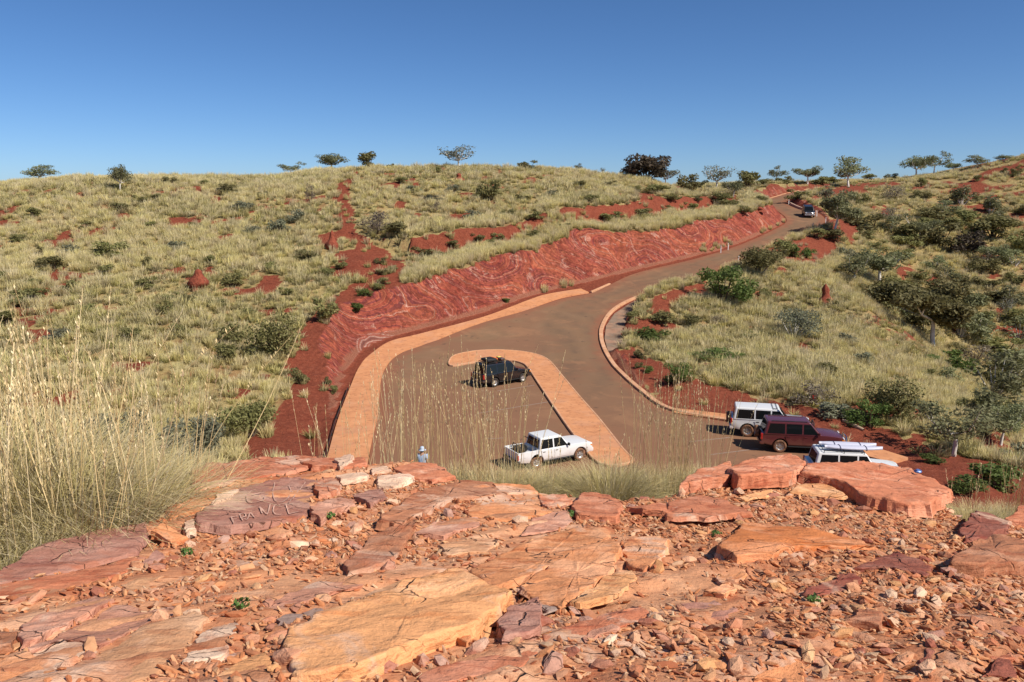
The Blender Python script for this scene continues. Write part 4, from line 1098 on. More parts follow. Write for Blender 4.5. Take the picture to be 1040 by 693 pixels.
def shrub_proto(seed, leafmat, flat=1.0, n=900, leaf=.05, open_=.0, stems=True, tall=False):
    r = np.random.default_rng(seed)
    cl = []; rd = []; paths = []
    k = 9 + int(r.integers(0, 5))
    for i in range(k):
        an = r.uniform(0, 6.28); q = r.random() ** .6 * .36
        h = .14 + .62 * r.random() * (1 - q)
        s = .13 + .10 * r.random()
        c = np.array([math.cos(an) * q, math.sin(an) * q, h])
        cl.append(c); rd.append((s, s, s * (.8 if not tall else 1.2)))
        if stems: paths.append(([(math.cos(an) * .03, math.sin(an) * .03, -.05), c * np.array([.6, .6, .5]), c], [.014, .010, .004]))
    V, Fq, lr = leaves(cl, rd, n, leaf, r, .25, 1.0, .35)
    V[:, 2] = np.maximum(V[:, 2], .0)
    me_l = (V, Fq, lr)
    if stems:
        V2, Q2 = tubes_np(paths, 5)
        nq = len(Fq)
        VV = np.r_[V, V2]; FF = np.r_[Fq, Q2 + len(V)]
        me = mesh_np('shrub', VV, FF, [leafmat, M_BARKW if open_ else M_BARKD], mi=np.r_[np.zeros(nq), np.ones(len(Q2))])
        attr(me, 'lr', np.r_[lr, np.full(len(V2), .5)])
        return me
    return leaf_mesh('shrub', V, Fq, lr, leafmat)
GUMS = [gum_proto(11, M_GUM), gum_proto(12, M_GUM, .55, .8, .34, .08), gum_proto(13, M_GUM, .5, 1.0, .3, -.06), gum_proto(14, M_GUM, .6, .75, .42, .05)]
SPARSE = [gum_proto(21, M_GREY, .5, .5, .3), gum_proto(22, M_GREY, .5, .42, .36, .05)]
BROWNT = [gum_proto(31, M_DARK, .5, 2.2, .2, .0, M_BARKD, .04)]
WIDEG = [gum_proto(41, M_GUM, .62, 1.7, .36, .12, None, .03), gum_proto(42, M_OLIVE, .6, 2.0, .42, .06, None, .03)]
SH = dict(olive=[shrub_proto(51 + i, M_OLIVE) for i in range(3)], green=[shrub_proto(61 + i, M_GREEN) for i in range(2)],
          grey=[shrub_proto(71 + i, M_GREY, n=800) for i in range(2)], dark=[shrub_proto(81, M_DARK)],
          darkT=[shrub_proto(85, M_DARK, n=2600, leaf=.032)], dead=[shrub_proto(91, M_DEAD, n=700, leaf=.03)], gumsh=[shrub_proto(95, M_GUM, n=1000, leaf=.045, open_=1), shrub_proto(96, M_GUM, n=800, leaf=.04, open_=1)],
          oliveF=[shrub_proto(101, M_OLIVE, n=2600, leaf=.026), shrub_proto(102, M_OLIVE, n=2600, leaf=.026, tall=True)],
          greenF=[shrub_proto(111, M_GREEN, n=2600, leaf=.026)], greyF=[shrub_proto(121, M_GREY, n=2200, leaf=.024, open_=1)])
WORD = dict(olive='olive', oliveF='olive', green='green', greenF='bright green', grey='grey-green', greyF='grey-green', dark='dark brown', dead='dry grey', gumsh='pale green')

# landmarks used to tell look-alikes apart: name, picture position
LM = [('the largest termite mound', 201, 288), ('the slim termite mound beside the track', 337, 245), ('the small mound under the skyline', 465, 180), ('the tall mound on the right slope', 838, 300),
      ('the bare red track', 350, 215), ('the red cutting', 500, 290), ('the arc of white beds', 385, 342), ('the lone dark shrub below the skyline', 497, 192), ('the dark brown tree', 660, 164),
      ('the distant oncoming car', 820, 214), ('the white-limbed roadside tree', 848, 215), ('the white-trunked gully gum', 947, 335), ('the grey dome bush on the slope', 806, 325), ('the big green bush by the kerb', 735, 290),
      ('the leaning pale trunk', 934, 240), ('the forked skyline gum', 122, 180), ('the parked white wagon', 768, 425), ('the low gum at the right', 970, 440), ('the left edge of the picture', 0, 300), ('the right edge of the picture', 1040, 300), ('the dense dome tree on the skyline', 376, 158)]
AUTO = []
def size_word(w): return 'tiny' if w < 13 else 'small' if w < 20 else 'medium' if w < 30 else 'large'
def shrub(kind, u, v, w, h, label=None, cat='shrub', group='shrubs on the hillsides', seed=[0]):
    """u,v: foot of the shrub in the photograph; w,h its size there"""
    seed[0] += 1
    p = ground(u, v)
    dep = (p[1] * cp - (p[2] - H) * sp) / F
    me = SH[kind][seed[0] % len(SH[kind])]
    o = obj('shrub', me, loc=tuple(p - np.array([0, 0, .05])))
    sx = w * dep * 1.18; sz = h * dep * 1.38
    o.scale = (sx, sx, sz); o.rotation_euler = (0, 0, (seed[0] * 2.399) % 6.28)
    o['category'] = cat; o['group'] = group
    if label: o['label'] = label
    else: AUTO.append((o, '%s %s shrub' % (size_word(w), WORD[kind]), u, v - h / 2))
    return o
def tree(protos, u, v, w, h, label, cat='tree', name='gum_tree', group='trees on the hills', pick=None, rz=None, seed=[0]):
    seed[0] += 1
    p = ground(u, v)
    dep = (p[1] * cp - (p[2] - H) * sp) / F
    pr = protos[(seed[0] if pick is None else pick) % len(protos)]
    e = empty(name, tuple(p - np.array([0, 0, .1])), (seed[0] * 2.1) % 6.28 if rz is None else rz)
    sx = w * dep * 1.12; sz = h * dep * 1.12
    for nm, me in zip(('trunk', 'crown'), pr):
        c = obj(nm, me, e); c.scale = (sx, sx, sz)
    tag(e, label, cat, group)
    return e

# ---- trees
TR = [
 (GUMS, 40, 182, 34, 16, 'low spreading gum furthest left on the skyline'), (GUMS, 122, 195, 22, 28, 'gum with a forked white trunk breaking the left skyline'),
 (GUMS, 295, 179, 20, 13, 'small round tree alone on the skyline left of the track'), (GUMS, 337, 172, 34, 20, 'spreading gum on the skyline at the head of the track'),
 (SPARSE, 466, 170, 36, 21, 'thin half-bare tree on the skyline above the small mound'), (SPARSE, 588, 172, 12, 9, 'tiny sparse tree on the middle of the skyline'),
 (SPARSE, 612, 173, 6, 7, 'tiniest sapling on the skyline left of the dark tree'),
 (SPARSE, 676, 178, 22, 20, 'pale-stemmed tree growing against the right of the dark brown tree'),
 (SPARSE, 727, 193, 32, 22, 'white-limbed gum in the saddle right of the dark tree'), (GUMS, 745, 200, 22, 17, 'grey gum standing lower in the saddle'),
 (GUMS, 788, 186, 17, 15, 'small gum on the skyline above the far red bank'), (GUMS, 820, 187, 26, 18, 'gum with two crowns on the skyline above the upper road'),
 (GUMS, 862, 190, 36, 28, 'tall gum by the road crest'), (GUMS, 930, 179, 30, 21, 'darker of the two gums side by side on the right skyline'),
 (GUMS, 948, 178, 24, 21, 'right of the two gums side by side on the right skyline'), (GUMS, 968, 175, 16, 10, 'small gum right of the skyline pair'),
 (GUMS, 992, 170, 24, 11, 'low gum on the rising right skyline'), (GUMS, 1020, 164, 18, 7, 'furthest right tree on the skyline, showing only its top'),
 (GUMS, 934, 247, 30, 26, 'gum with a leaning pale trunk on the right hillside'),
 (GUMS, 892, 290, 56, 38, 'wide gum at the head of the gully'), (GUMS, 866, 288, 40, 28, 'gum with a slanting white stem left of the gully gum'),
 (GUMS, 1010, 268, 32, 20, 'grey gum with dark bare limbs on the right hillside'), (SPARSE, 1021, 326, 18, 22, 'thin white-stemmed sapling at the right of the gully'),
]
for T in TR:
    tree(T[0], *T[1:5], T[5], pick=None)
tree(WIDEG, 847, 236, 42, 35, 'white-limbed umbrella tree leaning beside the road bend', pick=0, rz=0.0)
tree(WIDEG, 948, 356, 82, 66, 'big spreading gum with a curved white trunk in the gully', pick=1, rz=2.2)
tree(GUMS, 968, 463, 76, 54, 'low many-stemmed gum with white trunks below the red slope', pick=3)
tree(GUMS, 1016, 452, 50, 42, 'pale gum behind the many-stemmed one at the right', pick=1)

# ---- single shrubs: kind, foot u, v, width, height
SB = [
 ('olive', 376, 167, 23, 16, 'dense dome shaped tree on the skyline right of the track'), ('olive', 538, 170, 22, 9, 'low dark shrub lying along the middle skyline'),
 ('olive', 497, 202, 26, 20, 'lone dark round shrub below the skyline'), ('olive', 405, 240, 28, 14, 'olive shrub low on the hill right of the track'), ('dead', 384, 237, 38, 22, 'brownish scrub beside the bare red track'),
 ('olive', 697, 194, 24, 18, 'olive and red shrub on the hill shoulder right of the dark tree'), ('olive', 757, 190, 28, 15, 'dense dome of a tree in the saddle'),
 ('oliveF', 276, 362, 50, 42, 'largest olive bush on the left hillside'), ('olive', 232, 348, 30, 20), ('olive', 227, 367, 28, 18), ('olive', 325, 325, 32, 22), ('olive', 302, 389, 20, 16),
 ('oliveF', 254, 444, 58, 44, 'large bush beside the red soil at the foot of the left hill'), ('greyF', 190, 468, 66, 58, 'feathery grey-green bush behind the left spinifex'), ('greyF', 120, 460, 60, 52, 'feathery bush hidden behind the left spinifex stalks'),
 ('olive', 33, 221, 16, 10), ('olive', 47, 259, 20, 9), ('olive', 116, 261, 36, 17), ('olive', 54, 276, 32, 15), ('olive', 35, 291, 19, 9), ('olive', 74, 296, 22, 13), ('olive', 111, 280, 19, 11),
 ('olive', 153, 292, 24, 12), ('olive', 237, 289, 21, 13), ('olive', 215, 268, 12, 9), ('olive', 175, 306, 18, 10), ('olive', 220, 312, 19, 9), ('olive', 190, 309, 18, 10), ('olive', 167, 318, 19, 13),
 ('olive', 274, 275, 17, 10), ('olive', 331, 281, 19, 9), ('olive', 342, 273, 18, 9), ('olive', 310, 263, 28, 10), ('olive', 118, 214, 22, 8), ('olive', 141, 207, 17, 9), ('olive', 173, 186, 15, 7), ('olive', 160, 203, 15, 6),
 ('grey', 246, 213, 26, 9), ('olive', 234, 196, 24, 10), ('olive', 7, 332, 28, 16), ('olive', 37, 305, 42, 14), ('olive', 5, 284, 16, 10), ('grey', 72, 257, 20, 9), ('grey', 183, 254, 24, 10), ('grey', 256, 238, 20, 9),
 ('olive', 209, 189, 13, 6), ('grey', 283, 236, 22, 14), ('grey', 300, 226, 18, 14), ('dead', 315, 205, 10, 18), ('olive', 20, 310, 20, 9), ('olive', 90, 318, 22, 10), ('olive', 130, 345, 24, 12), ('grey', 60, 345, 26, 12), ('olive', 180, 338, 20, 10), ('olive', 250, 322, 16, 9),
 ('olive', 290, 300, 16, 9), ('olive', 200, 232, 16, 7), ('olive', 90, 232, 16, 7), ('olive', 60, 205, 14, 6), ('olive', 20, 245, 16, 8), ('olive', 155, 232, 14, 7), ('olive', 270, 200, 14, 6), ('olive', 150, 268, 16, 8),
 ('green', 371, 301, 15, 8), ('green', 361, 316, 17, 9), ('olive', 386, 267, 13, 6), ('olive', 389, 288, 14, 6), ('olive', 389, 278, 13, 6), ('olive', 398, 274, 11, 5), ('olive', 384, 294, 14, 6), ('green', 515, 307, 10, 5), ('olive', 332, 390, 9, 8), ('olive', 338, 400, 10, 9),
 ('olive', 483, 244, 17, 7), ('olive', 505, 243, 15, 7), ('olive', 613, 225, 18, 8), ('olive', 428, 263, 26, 13), ('olive', 453, 263, 15, 8), ('olive', 499, 251, 15, 8), ('olive', 679, 216, 18, 8), ('olive', 627, 221, 18, 7), ('olive', 656, 220, 26, 8), ('olive', 575, 233, 16, 7), ('olive', 540, 240, 18, 7), ('olive', 462, 250, 14, 6),
 ('olive', 620, 190, 16, 7), ('olive', 643, 195, 16, 7), ('olive', 666, 197, 30, 9), ('olive', 681, 203, 16, 7), ('olive', 708, 204, 10, 6), ('olive', 729, 206, 26, 10), ('olive', 733, 210, 28, 9), ('olive', 754, 216, 18, 8), ('olive', 771, 207, 14, 8), ('olive', 700, 212, 18, 7),
 ('grey', 440, 205, 18, 8), ('grey', 460, 195, 14, 8), ('olive', 530, 205, 18, 8), ('grey', 560, 200, 16, 7), ('olive', 590, 192, 18, 8), ('grey', 420, 195, 16, 7), ('olive', 545, 222, 18, 8), ('grey', 480, 222, 20, 9), ('olive', 398, 172, 9, 6), ('olive', 443, 175, 14, 6), ('olive', 410, 186, 16, 6), ('dead', 443, 215, 14, 10), ('olive', 515, 220, 16, 8), ('olive', 600, 205, 18, 7),
 ('greenF', 735, 306, 52, 38, 'big green bush beside the kerb of the straight road'), ('oliveF', 772, 277, 48, 34, 'olive feathery bush right of the white guide post'), ('olive', 792, 262, 26, 18, 'olive shrub behind the feathery bush on the road edge'),
 ('green', 808, 261, 20, 14), ('green', 821, 262, 16, 10), ('olive', 829, 242, 20, 10), ('olive', 809, 203, 24, 11, 'flat green shrub inside the far road bend'), ('olive', 873, 208, 20, 13), ('grey', 838, 200, 16, 9),
 ('greyF', 806, 342, 46, 36, 'grey-green dome bush with white stems on the right slope'), ('green', 727, 366, 46, 12), ('greenF', 686, 390, 36, 23, 'bright green round bush on the red soil inside the bend'), ('green', 662, 346, 38, 13), ('olive', 674, 326, 30, 11), ('olive', 644, 326, 15, 10), ('olive', 652, 364, 16, 11), ('olive', 649, 373, 9, 6),
 ('greenF', 883, 434, 42, 28, 'bright green round bush above the parked wagons'), ('oliveF', 904, 425, 52, 42, 'tall feathery olive bush behind the bright green one'), ('dead', 826, 412, 44, 26, 'dry grey bush behind the parked white wagon'), ('grey', 852, 424, 40, 16, 'low grey-green shrub left of the bright green bush'),
 ('green', 1018, 498, 56, 30), ('green', 985, 500, 40, 16), ('green', 945, 470, 26, 8), ('grey', 1035, 470, 40, 26),
 ('olive', 936, 202, 18, 9), ('olive', 935, 190, 11, 9), ('gumsh', 977, 208, 28, 17), ('olive', 994, 204, 11, 6), ('gumsh', 1006, 217, 24, 16), ('olive', 1034, 179, 14, 10), ('olive', 1021, 176, 9, 6), ('olive', 994, 184, 10, 6), ('olive', 884, 236, 48, 19), ('olive', 878, 243, 22, 10), ('olive', 927, 246, 34, 19), ('olive', 955, 250, 40, 24), ('dark', 984, 256, 36, 20), ('olive', 1009, 242, 48, 22), ('olive', 1034, 256, 28, 22),
 ('olive', 944, 222, 36, 13), ('olive', 978, 228, 28, 14), ('gumsh', 959, 217, 26, 12), ('dead', 907, 202, 28, 13), ('dead', 903, 224, 32, 13), ('olive', 1034, 218, 22, 13), ('gumsh', 905, 235, 24, 14), ('olive', 965, 235, 26, 14), ('olive', 990, 238, 24, 12), ('dead', 1003, 268, 30, 14),
 ('olive', 1008, 294, 24, 9), ('olive', 996, 313, 28, 15), ('gumsh', 1010, 402, 58, 42), ('dark', 1038, 374, 26, 18), ('olive', 1021, 359, 46, 18), ('gumsh', 975, 341, 38, 26), ('olive', 936, 342, 34, 26), ('gumsh', 915, 314, 44, 22), ('olive', 938, 300, 36, 18), ('olive', 906, 300, 42, 18), ('olive', 931, 284, 22, 11),
 ('green', 961, 366, 30, 14), ('dead', 989, 370, 42, 20), ('green', 949, 370, 20, 12), ('olive', 971, 358, 20, 10), ('olive', 1008, 306, 34, 10), ('olive', 960, 310, 26, 14), ('olive', 985, 290, 22, 11), ('gumsh', 960, 285, 26, 13), ('olive', 1030, 290, 26, 14), ('olive', 1035, 330, 30, 18), ('olive', 1000, 335, 30, 18), ('dark', 955, 325, 30, 18), ('olive', 1020, 430, 44, 26), ('gumsh', 1038, 440, 40, 30), ('olive', 985, 420, 30, 18), ('olive', 880, 300, 28, 13), ('olive', 850, 245, 22, 12), ('olive', 890, 255, 26, 12), ('olive', 915, 262, 22, 10), ('grey', 860, 262, 22, 11), ('olive', 1000, 388, 30, 20), ('gumsh', 965, 390, 26, 16), ('olive', 895, 275, 22, 11), ('olive', 870, 268, 18, 9),
 ('gumsh', 925, 330, 34, 20), ('gumsh', 990, 345, 40, 24), ('gumsh', 1030, 385, 44, 28), ('green', 975, 380, 34, 18), ('gumsh', 1000, 425, 44, 28), ('olive', 1025, 405, 40, 26), ('gumsh', 985, 315, 36, 18), ('gumsh', 1025, 310, 36, 18), ('olive', 945, 385, 22, 12), ('gumsh', 1036, 345, 36, 22), ('olive', 905, 320, 30, 16), ('gumsh', 950, 275, 30, 14), ('olive', 1000, 275, 30, 14), ('gumsh', 1030, 270, 30, 15), ('olive', 920, 250, 28, 14), ('gumsh', 1015, 230, 30, 14), ('olive', 940, 235, 28, 13),
 ('olive', 760, 345, 18, 9), ('olive', 775, 300, 16, 8), ('olive', 700, 330, 22, 10), ('dead', 730, 330, 18, 10), ('grey', 860, 350, 20, 12), ('olive', 835, 380, 24, 12), ('olive', 845, 312, 14, 9), ('olive', 780, 370, 20, 10), ('green', 658, 378, 12, 7), ('olive', 800, 318, 14, 7), ('grey', 880, 370, 24, 14),
]
shrub('darkT', 655, 179, 54, 30, 'big dark brown tree on the hill shoulder', 'tree', 'trees on the hills')
for S in SB:
    shrub(*S[:5], *(S[5:6]))
for u, v, w, h in [(765, 187, 20, 8), (800, 187, 22, 8), (835, 187, 22, 8), (778, 189, 16, 7), (850, 186, 20, 8), (905, 182, 14, 6), (884, 184, 16, 7), (712, 192, 18, 9)]:
    shrub('olive', u, v, w, h)

# ---------------------------------------------------------------- spinifex on the hills (one mass)
def tuft_proto(seed, n, w, straw, bend=.5):
    r = np.random.default_rng(seed)
    an = r.uniform(0, 6.28, n); q = r.random(n) ** .5 * .30
    bx = np.cos(an) * q; by = np.sin(an) * q
    is_s = r.random(n) < straw
    h = np.where(is_s, r.uniform(.75, 1.25, n), r.uniform(.38, .68, n))
    an2 = an + r.normal(0, .5, n)
    out = np.where(is_s, r.uniform(.05, .38, n), r.uniform(.15, .55, n)) * (.4 + q * 2.4)
    V = []; T = []; R = []
    wd = w * (.6 + .8 * r.random(n)) * np.where(is_s, .75, 1.0)
    fa = r.uniform(0, 6.28, n)
    sx = np.cos(fa) * wd; sy = np.sin(fa) * wd
    rows = []
    for k, s in enumerate((0, .5, 1.0)):
        x = bx + np.cos(an2) * out * s ** 1.7; y = by + np.sin(an2) * out * s ** 1.7
        z = h * (s - .18 * s * s * (out / .5)) - .04 * (k == 0)
        ww = (1.0, .85, .25)[k]
        rows.append((np.c_[x - sx * ww, y - sy * ww, z], np.c_[x + sx * ww, y + sy * ww, z]))
    V = np.stack([rows[0][0], rows[0][1], rows[1][0], rows[1][1], rows[2][0], rows[2][1]], 1).reshape(-1, 3)
    b = np.arange(n)[:, None] * 6
    Fq = np.concatenate([b + np.array([[0, 1, 3, 2]]), b + np.array([[2, 3, 5, 4]])])
    me = mesh_np('spinifex_tuft', V, Fq, M_TUFT)
    attr(me, 'tt', np.tile([0, 0, .5, .5, 1, 1], n)); attr(me, 'st', np.repeat(is_s.astype(float) * .7 + r.random(n) * .3, 6))
    return me
t = NT('spinifex_blades')
tt = t.at('tt'); stt = t.at('st'); r = t.objinfo('Random')
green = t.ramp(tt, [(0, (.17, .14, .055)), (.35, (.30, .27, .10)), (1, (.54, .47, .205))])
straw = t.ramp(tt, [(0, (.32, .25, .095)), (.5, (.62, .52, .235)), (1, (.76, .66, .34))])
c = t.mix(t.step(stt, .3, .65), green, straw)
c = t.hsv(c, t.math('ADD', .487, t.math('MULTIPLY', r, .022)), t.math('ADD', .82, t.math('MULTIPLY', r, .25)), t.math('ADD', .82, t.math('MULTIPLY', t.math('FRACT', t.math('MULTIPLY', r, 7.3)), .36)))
t.set(color=c, rough=.8, spec=.15)
translucent(t, c, .3)
M_TUFT = t.m
TUFTS = [tuft_proto(301, 70, .022, .55), tuft_proto(302, 70, .022, .65), tuft_proto(303, 60, .024, .35), tuft_proto(304, 60, .026, .12), tuft_proto(305, 80, .02, .75)]
def scatter(N, x0, x1, y0, y1):
    x = rng.uniform(x0, x1, N); y = rng.uniform(y0, y1, N)
    return x, y
xs, ys = [], []
for a in [(27000, -95, 40, 44, 112), (20000, -110, 50, 112, 158), (12000, 8, 62, 44, 140), (19000, 40, 135, 80, 215), (2500, 25, 70, 35, 80), (5000, 20, 110, 150, 225), (2600, -45, -6, 12, 46)]:
    x, y = scatter(*a); xs.append(x); ys.append(y)
x = np.concatenate(xs); y = np.concatenate(ys)
bare = gfield(BAREALL, x, y)
ins = gfield(INS, x, y); cutv = gfield(CUT, x, y)
dens = fbm(x * .11, y * .11, 201, 3)
keep = (~ins) & ~((x > 5) & (y < 42)) & (rng.random(len(x)) < np.where(bare > .4, .02 + .16 * np.clip((fbm(x * .35, y * .35, 211, 2) - .55) * 6, 0, 1) * (x < -8), .62 + .38 * np.clip((dens - .35) * 4, 0, 1))) & ~((cutv > .3) & (rng.random(len(x)) < .97))
# clear of the kerbs and the stand of the walker
keep &= ~((gfield(DPAV, x, y) < .7))
x = x[keep]; y = y[keep]
pr = proj(np.c_[x, y, hz(x, y)])
keep = (pr[:, 0] > -140) & (pr[:, 0] < 1180)
x = x[keep]; y = y[keep]; N = len(x)
s = rng.uniform(.5, 1.1, N) * (.85 + .5 * np.clip((dens[:1].mean() if False else fbm(x * .11, y * .11, 205, 3)) - .2, 0, 1))
gn = fbm(x * .08, y * .08, 207, 3)
idx = np.where(gn > .55, rng.choice([2, 3, 2, 3, 0], N), rng.choice([0, 1, 4, 2, 1, 4], N))
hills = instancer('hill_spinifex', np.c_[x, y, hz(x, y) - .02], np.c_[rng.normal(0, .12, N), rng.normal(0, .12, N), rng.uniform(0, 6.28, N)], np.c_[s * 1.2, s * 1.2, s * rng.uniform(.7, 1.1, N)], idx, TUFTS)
print('tufts', N)

# grass strip along the top of the cutting, and roadside tussocks
gx_, gy_ = [], []
_c = (CUT > .5) & (DPAV < 14)
_d = _c.copy()
for k in range(6):
    _d[:, 1:-1] |= _d[:, :-2] | _d[:, 2:]; _d[1:-1] |= _d[:-2] | _d[2:]
_d &= (CUT < .25) & ~INS & (YY > 84) & (YY < 150) & (XX < YY * .46 - 12) & (ZG > ZE + 2.5)
jj, ii_ = np.nonzero(_d)
for k in rng.choice(len(jj), 2600):
    if GX[ii_[k]] < -12.5: continue
    gx_.append(GX[ii_[k]] + rng.normal(0, .25)); gy_.append(GY[jj[k]] + rng.normal(0, .25))
for a, b, k in [((545, 302), (560, 296), 8), ((570, 294), (588, 291), 8), ((712, 257), (730, 252), 14), ((735, 252), (742, 249), 6), ((775, 238), (800, 226), 22)]:
    A, B = ground(*a), ground(*b)
    for q in range(k):
        p = A + (B - A) * rng.random(); gx_.append(p[0] + rng.normal(0, .3)); gy_.append(p[1] + .5 + rng.normal(0, .3))
gx_ = np.array(gx_); gy_ = np.array(gy_)
ok = (~gfield(INS, gx_, gy_)); gx_ = gx_[ok]; gy_ = gy_[ok]; N = len(gx_)
s = rng.uniform(.5, .95, N)
instancer('cutting_top_grass', np.c_[gx_, gy_, hz(gx_, gy_) - .02], np.c_[rng.normal(0, .1, N), rng.normal(0, .1, N), rng.uniform(0, 6.28, N)], np.c_[s, s, s], rng.choice([1, 4, 4], N), TUFTS)

# ---------------------------------------------------------------- spinifex clumps close by
t = NT('near_spinifex_leaf')
tt = t.at('tt'); rr_ = t.at('lr')
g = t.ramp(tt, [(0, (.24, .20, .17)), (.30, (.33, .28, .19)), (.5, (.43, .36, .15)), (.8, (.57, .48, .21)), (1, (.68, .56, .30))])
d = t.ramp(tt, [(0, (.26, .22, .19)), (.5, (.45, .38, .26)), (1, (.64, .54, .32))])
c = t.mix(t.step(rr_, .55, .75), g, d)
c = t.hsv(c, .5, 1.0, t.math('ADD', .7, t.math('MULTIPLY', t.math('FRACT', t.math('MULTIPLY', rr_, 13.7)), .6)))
t.set(color=c, rough=.7, spec=.25)
translucent(t, c, .25)
M_NEARLEAF = t.m
t = NT('dry_seed_stalk')
rr_ = t.at('lr')
c = t.ramp(rr_, [(0, (.50, .37, .18)), (.5, (.66, .51, .27)), (1, (.78, .65, .40))])
t.set(color=c, rough=.75, spec=.2)
M_STALK = t.m
def near_leaves(seed, n, R, hgt):
    r = np.random.default_rng(seed)
    an = r.uniform(0, 6.28, n); q = r.random(n) ** .55 * R * .75
    an2 = an + r.normal(0, .55, n)
    L = hgt * r.uniform(.65, 1.2, n)
    lean = np.clip(.15 + .85 * (q / R) + r.normal(0, .22, n), .02, 1.25)
    wd = r.uniform(.0022, .0042, n)
    fa = an2 + math.pi / 2 + r.normal(0, .6, n)
    droop = r.uniform(.0, .5, n)
    rows = []
    S = (0, .3, .6, .85, 1.0)
    for s in S:
        ang = lean * (.55 + .6 * s) + droop * s * s
        x = np.cos(an) * q + np.cos(an2) * np.sin(ang) * L * s
        y = np.sin(an) * q + np.sin(an2) * np.sin(ang) * L * s
        z = np.maximum(np.cos(ang) * L * s, -.1) - .05 * (s == 0)
        w = wd * (1.15 - s * .95)
        rows.append(np.c_[x - np.cos(fa) * w, y - np.sin(fa) * w, z]); rows.append(np.c_[x + np.cos(fa) * w, y + np.sin(fa) * w, z])
    V = np.stack(rows, 1).reshape(-1, 3)
    k = len(S) * 2
    b = np.arange(n)[:, None] * k
    Fq = np.concatenate([b + np.array([[2 * i, 2 * i + 1, 2 * i + 3, 2 * i + 2]]) for i in range(len(S) - 1)])
    me = mesh_np('leaves', V, Fq, M_NEARLEAF)
    attr(me, 'tt', np.tile(np.repeat(S, 2), n)); attr(me, 'lr', np.repeat(r.random(n), k))
    return me
def near_stalks(seed, n, R, hgt):
    r = np.random.default_rng(seed)
    VV = []; FF = []; LR = []; b = 0
    for i in range(n):
        an = r.uniform(0, 6.28); q = r.random() ** .5 * R * .8
        h = hgt * r.uniform(.62, 1.08); ln = r.normal(0, .2) + .2 * q / R; a2 = an + r.normal(0, .8)
        lr = r.random(); w = r.uniform(.0024, .0042)
        p0 = np.array([math.cos(an) * q, math.sin(an) * q, .1])
        cv = r.normal(0, .13)
        pts = []
        for s in np.linspace(0, 1, 6):
            off = math.tan(ln) * h * s + cv * h * s * s
            pts.append(p0 + np.array([math.cos(a2) * off, math.sin(a2) * off, h * s]))
        pts = np.array(pts)
        for f in (0, 1.57):
            dx = np.array([math.cos(f), math.sin(f), 0]) * w
            base = b
            for k, p in enumerate(pts):
                ww = 1 - .55 * k / 5
                VV.append(p - dx * ww); VV.append(p + dx * ww)
                if k: FF.append((base + 2 * k - 2, base + 2 * k - 1, base + 2 * k + 1, base + 2 * k))
            b += 12; LR += [lr] * 12
        # seed head: spikelets held close along the top third
        m = int(r.integers(9, 17))
        for j in range(m):
            s = 1 - .30 * r.random()
            k = min(int(s * 5), 4); f_ = s * 5 - k
            p = pts[k] + (pts[k + 1] - pts[k]) * f_
            a3 = r.uniform(0, 6.28)
            dv = np.array([math.cos(a3) * .012, math.sin(a3) * .012, .026 * r.uniform(.7, 1.3)])
            sd_ = np.array([-math.sin(a3), math.cos(a3), 0]) * .0045
            VV += [p, p + dv * .5 + sd_, p + dv, p + dv * .5 - sd_]
            FF.append((b, b + 1, b + 2, b + 3)); b += 4; LR += [min(1, lr + .15)] * 4
    me = mesh_np('seed_stalks', np.array(VV), np.array(FF), M_STALK)
    attr(me, 'lr', np.array(LR))
    return me
NL = [near_leaves(401, 4200, .62, .62), near_leaves(402, 3600, .55, .55), near_leaves(403, 3000, .45, .5)]
NS = [near_stalks(411, 58, .6, 1.25), near_stalks(412, 46, .5, 1.2), near_stalks(413, 22, .45, 1.1), near_stalks(414, 9, .45, 1.0)]
CL = [  # X, Y, scale, leaves, stalks, stalk scale, label
 ((-2.95, 5.05), 1.2, 0, 0, 1.05, 'big spinifex clump closest to the left rock edge'), ((-3.65, 5.2), 1.4, 0, 0, 1.22, 'tall spinifex clump at the left edge of the picture'), ((-2.85, 5.9), 1.2, 1, 1, 1.2, 'spinifex clump behind the biggest left clump'),
 ((-3.9, 6.3), 1.4, 0, 1, 1.4, 'spinifex clump furthest back in the left thicket'), ((-2.95, 4.35), .75, 1, 3, .8, 'low greyish spinifex clump at the lower left'), ((-4.5, 5.2), 1.3, 1, 0, 1.2, 'spinifex clump mostly beyond the left edge'),
 ((-1.75, 7.5), .75, 2, 2, 1.1, 'thin spinifex with bare stalks over the red soil at left'), ((-1.15, 7.9), .8, 2, 1, 1.25, 'small spinifex in front of the left footpath'), ((-.62, 8.3), .85, 1, 0, 1.3, 'spinifex with dense stalks left of the black car'), ((-.1, 8.1), .85, 1, 1, 1.25, 'small spinifex left of the white ute'),
 ((.35, 8.3), .72, 0, 3, .9, 'leafy spinifex in front of the white ute'), ((1.05, 8.2), .85, 0, 3, .9, 'broad leafy spinifex right of the white ute'), ((1.7, 8.5), .75, 1, 0, 1.2, 'spinifex with stalks over the traffic lane'), ((2.2, 8.8), .8, 2, 1, 1.15, 'spinifex at the left foot of the right hand ledge'),
 ((4.3, 7.0), .62, 1, 3, .75, 'spinifex clump tucked below the end of the right hand ledge'), ((4.95, 7.5), .5, 2, 2, .85, 'thin spinifex with stalks behind the right hand clump'), ((5.6, 7.7), .5, 2, 2, .85, 'spinifex stalks against the red slope at the right edge'),
]
for (X, Y), sc, li, si, ss, lab in CL:
    gz_ = max(float(hz(X, Y)), float(oz(X, Y)) - .02)
    e = empty('spinifex_clump', (X, Y, gz_ - .03), rng.uniform(0, 6.28))
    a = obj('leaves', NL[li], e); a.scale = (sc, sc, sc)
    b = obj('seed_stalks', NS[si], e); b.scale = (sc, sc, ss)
    tag(e, lab, 'grass clump', 'spinifex clumps around the outcrop')
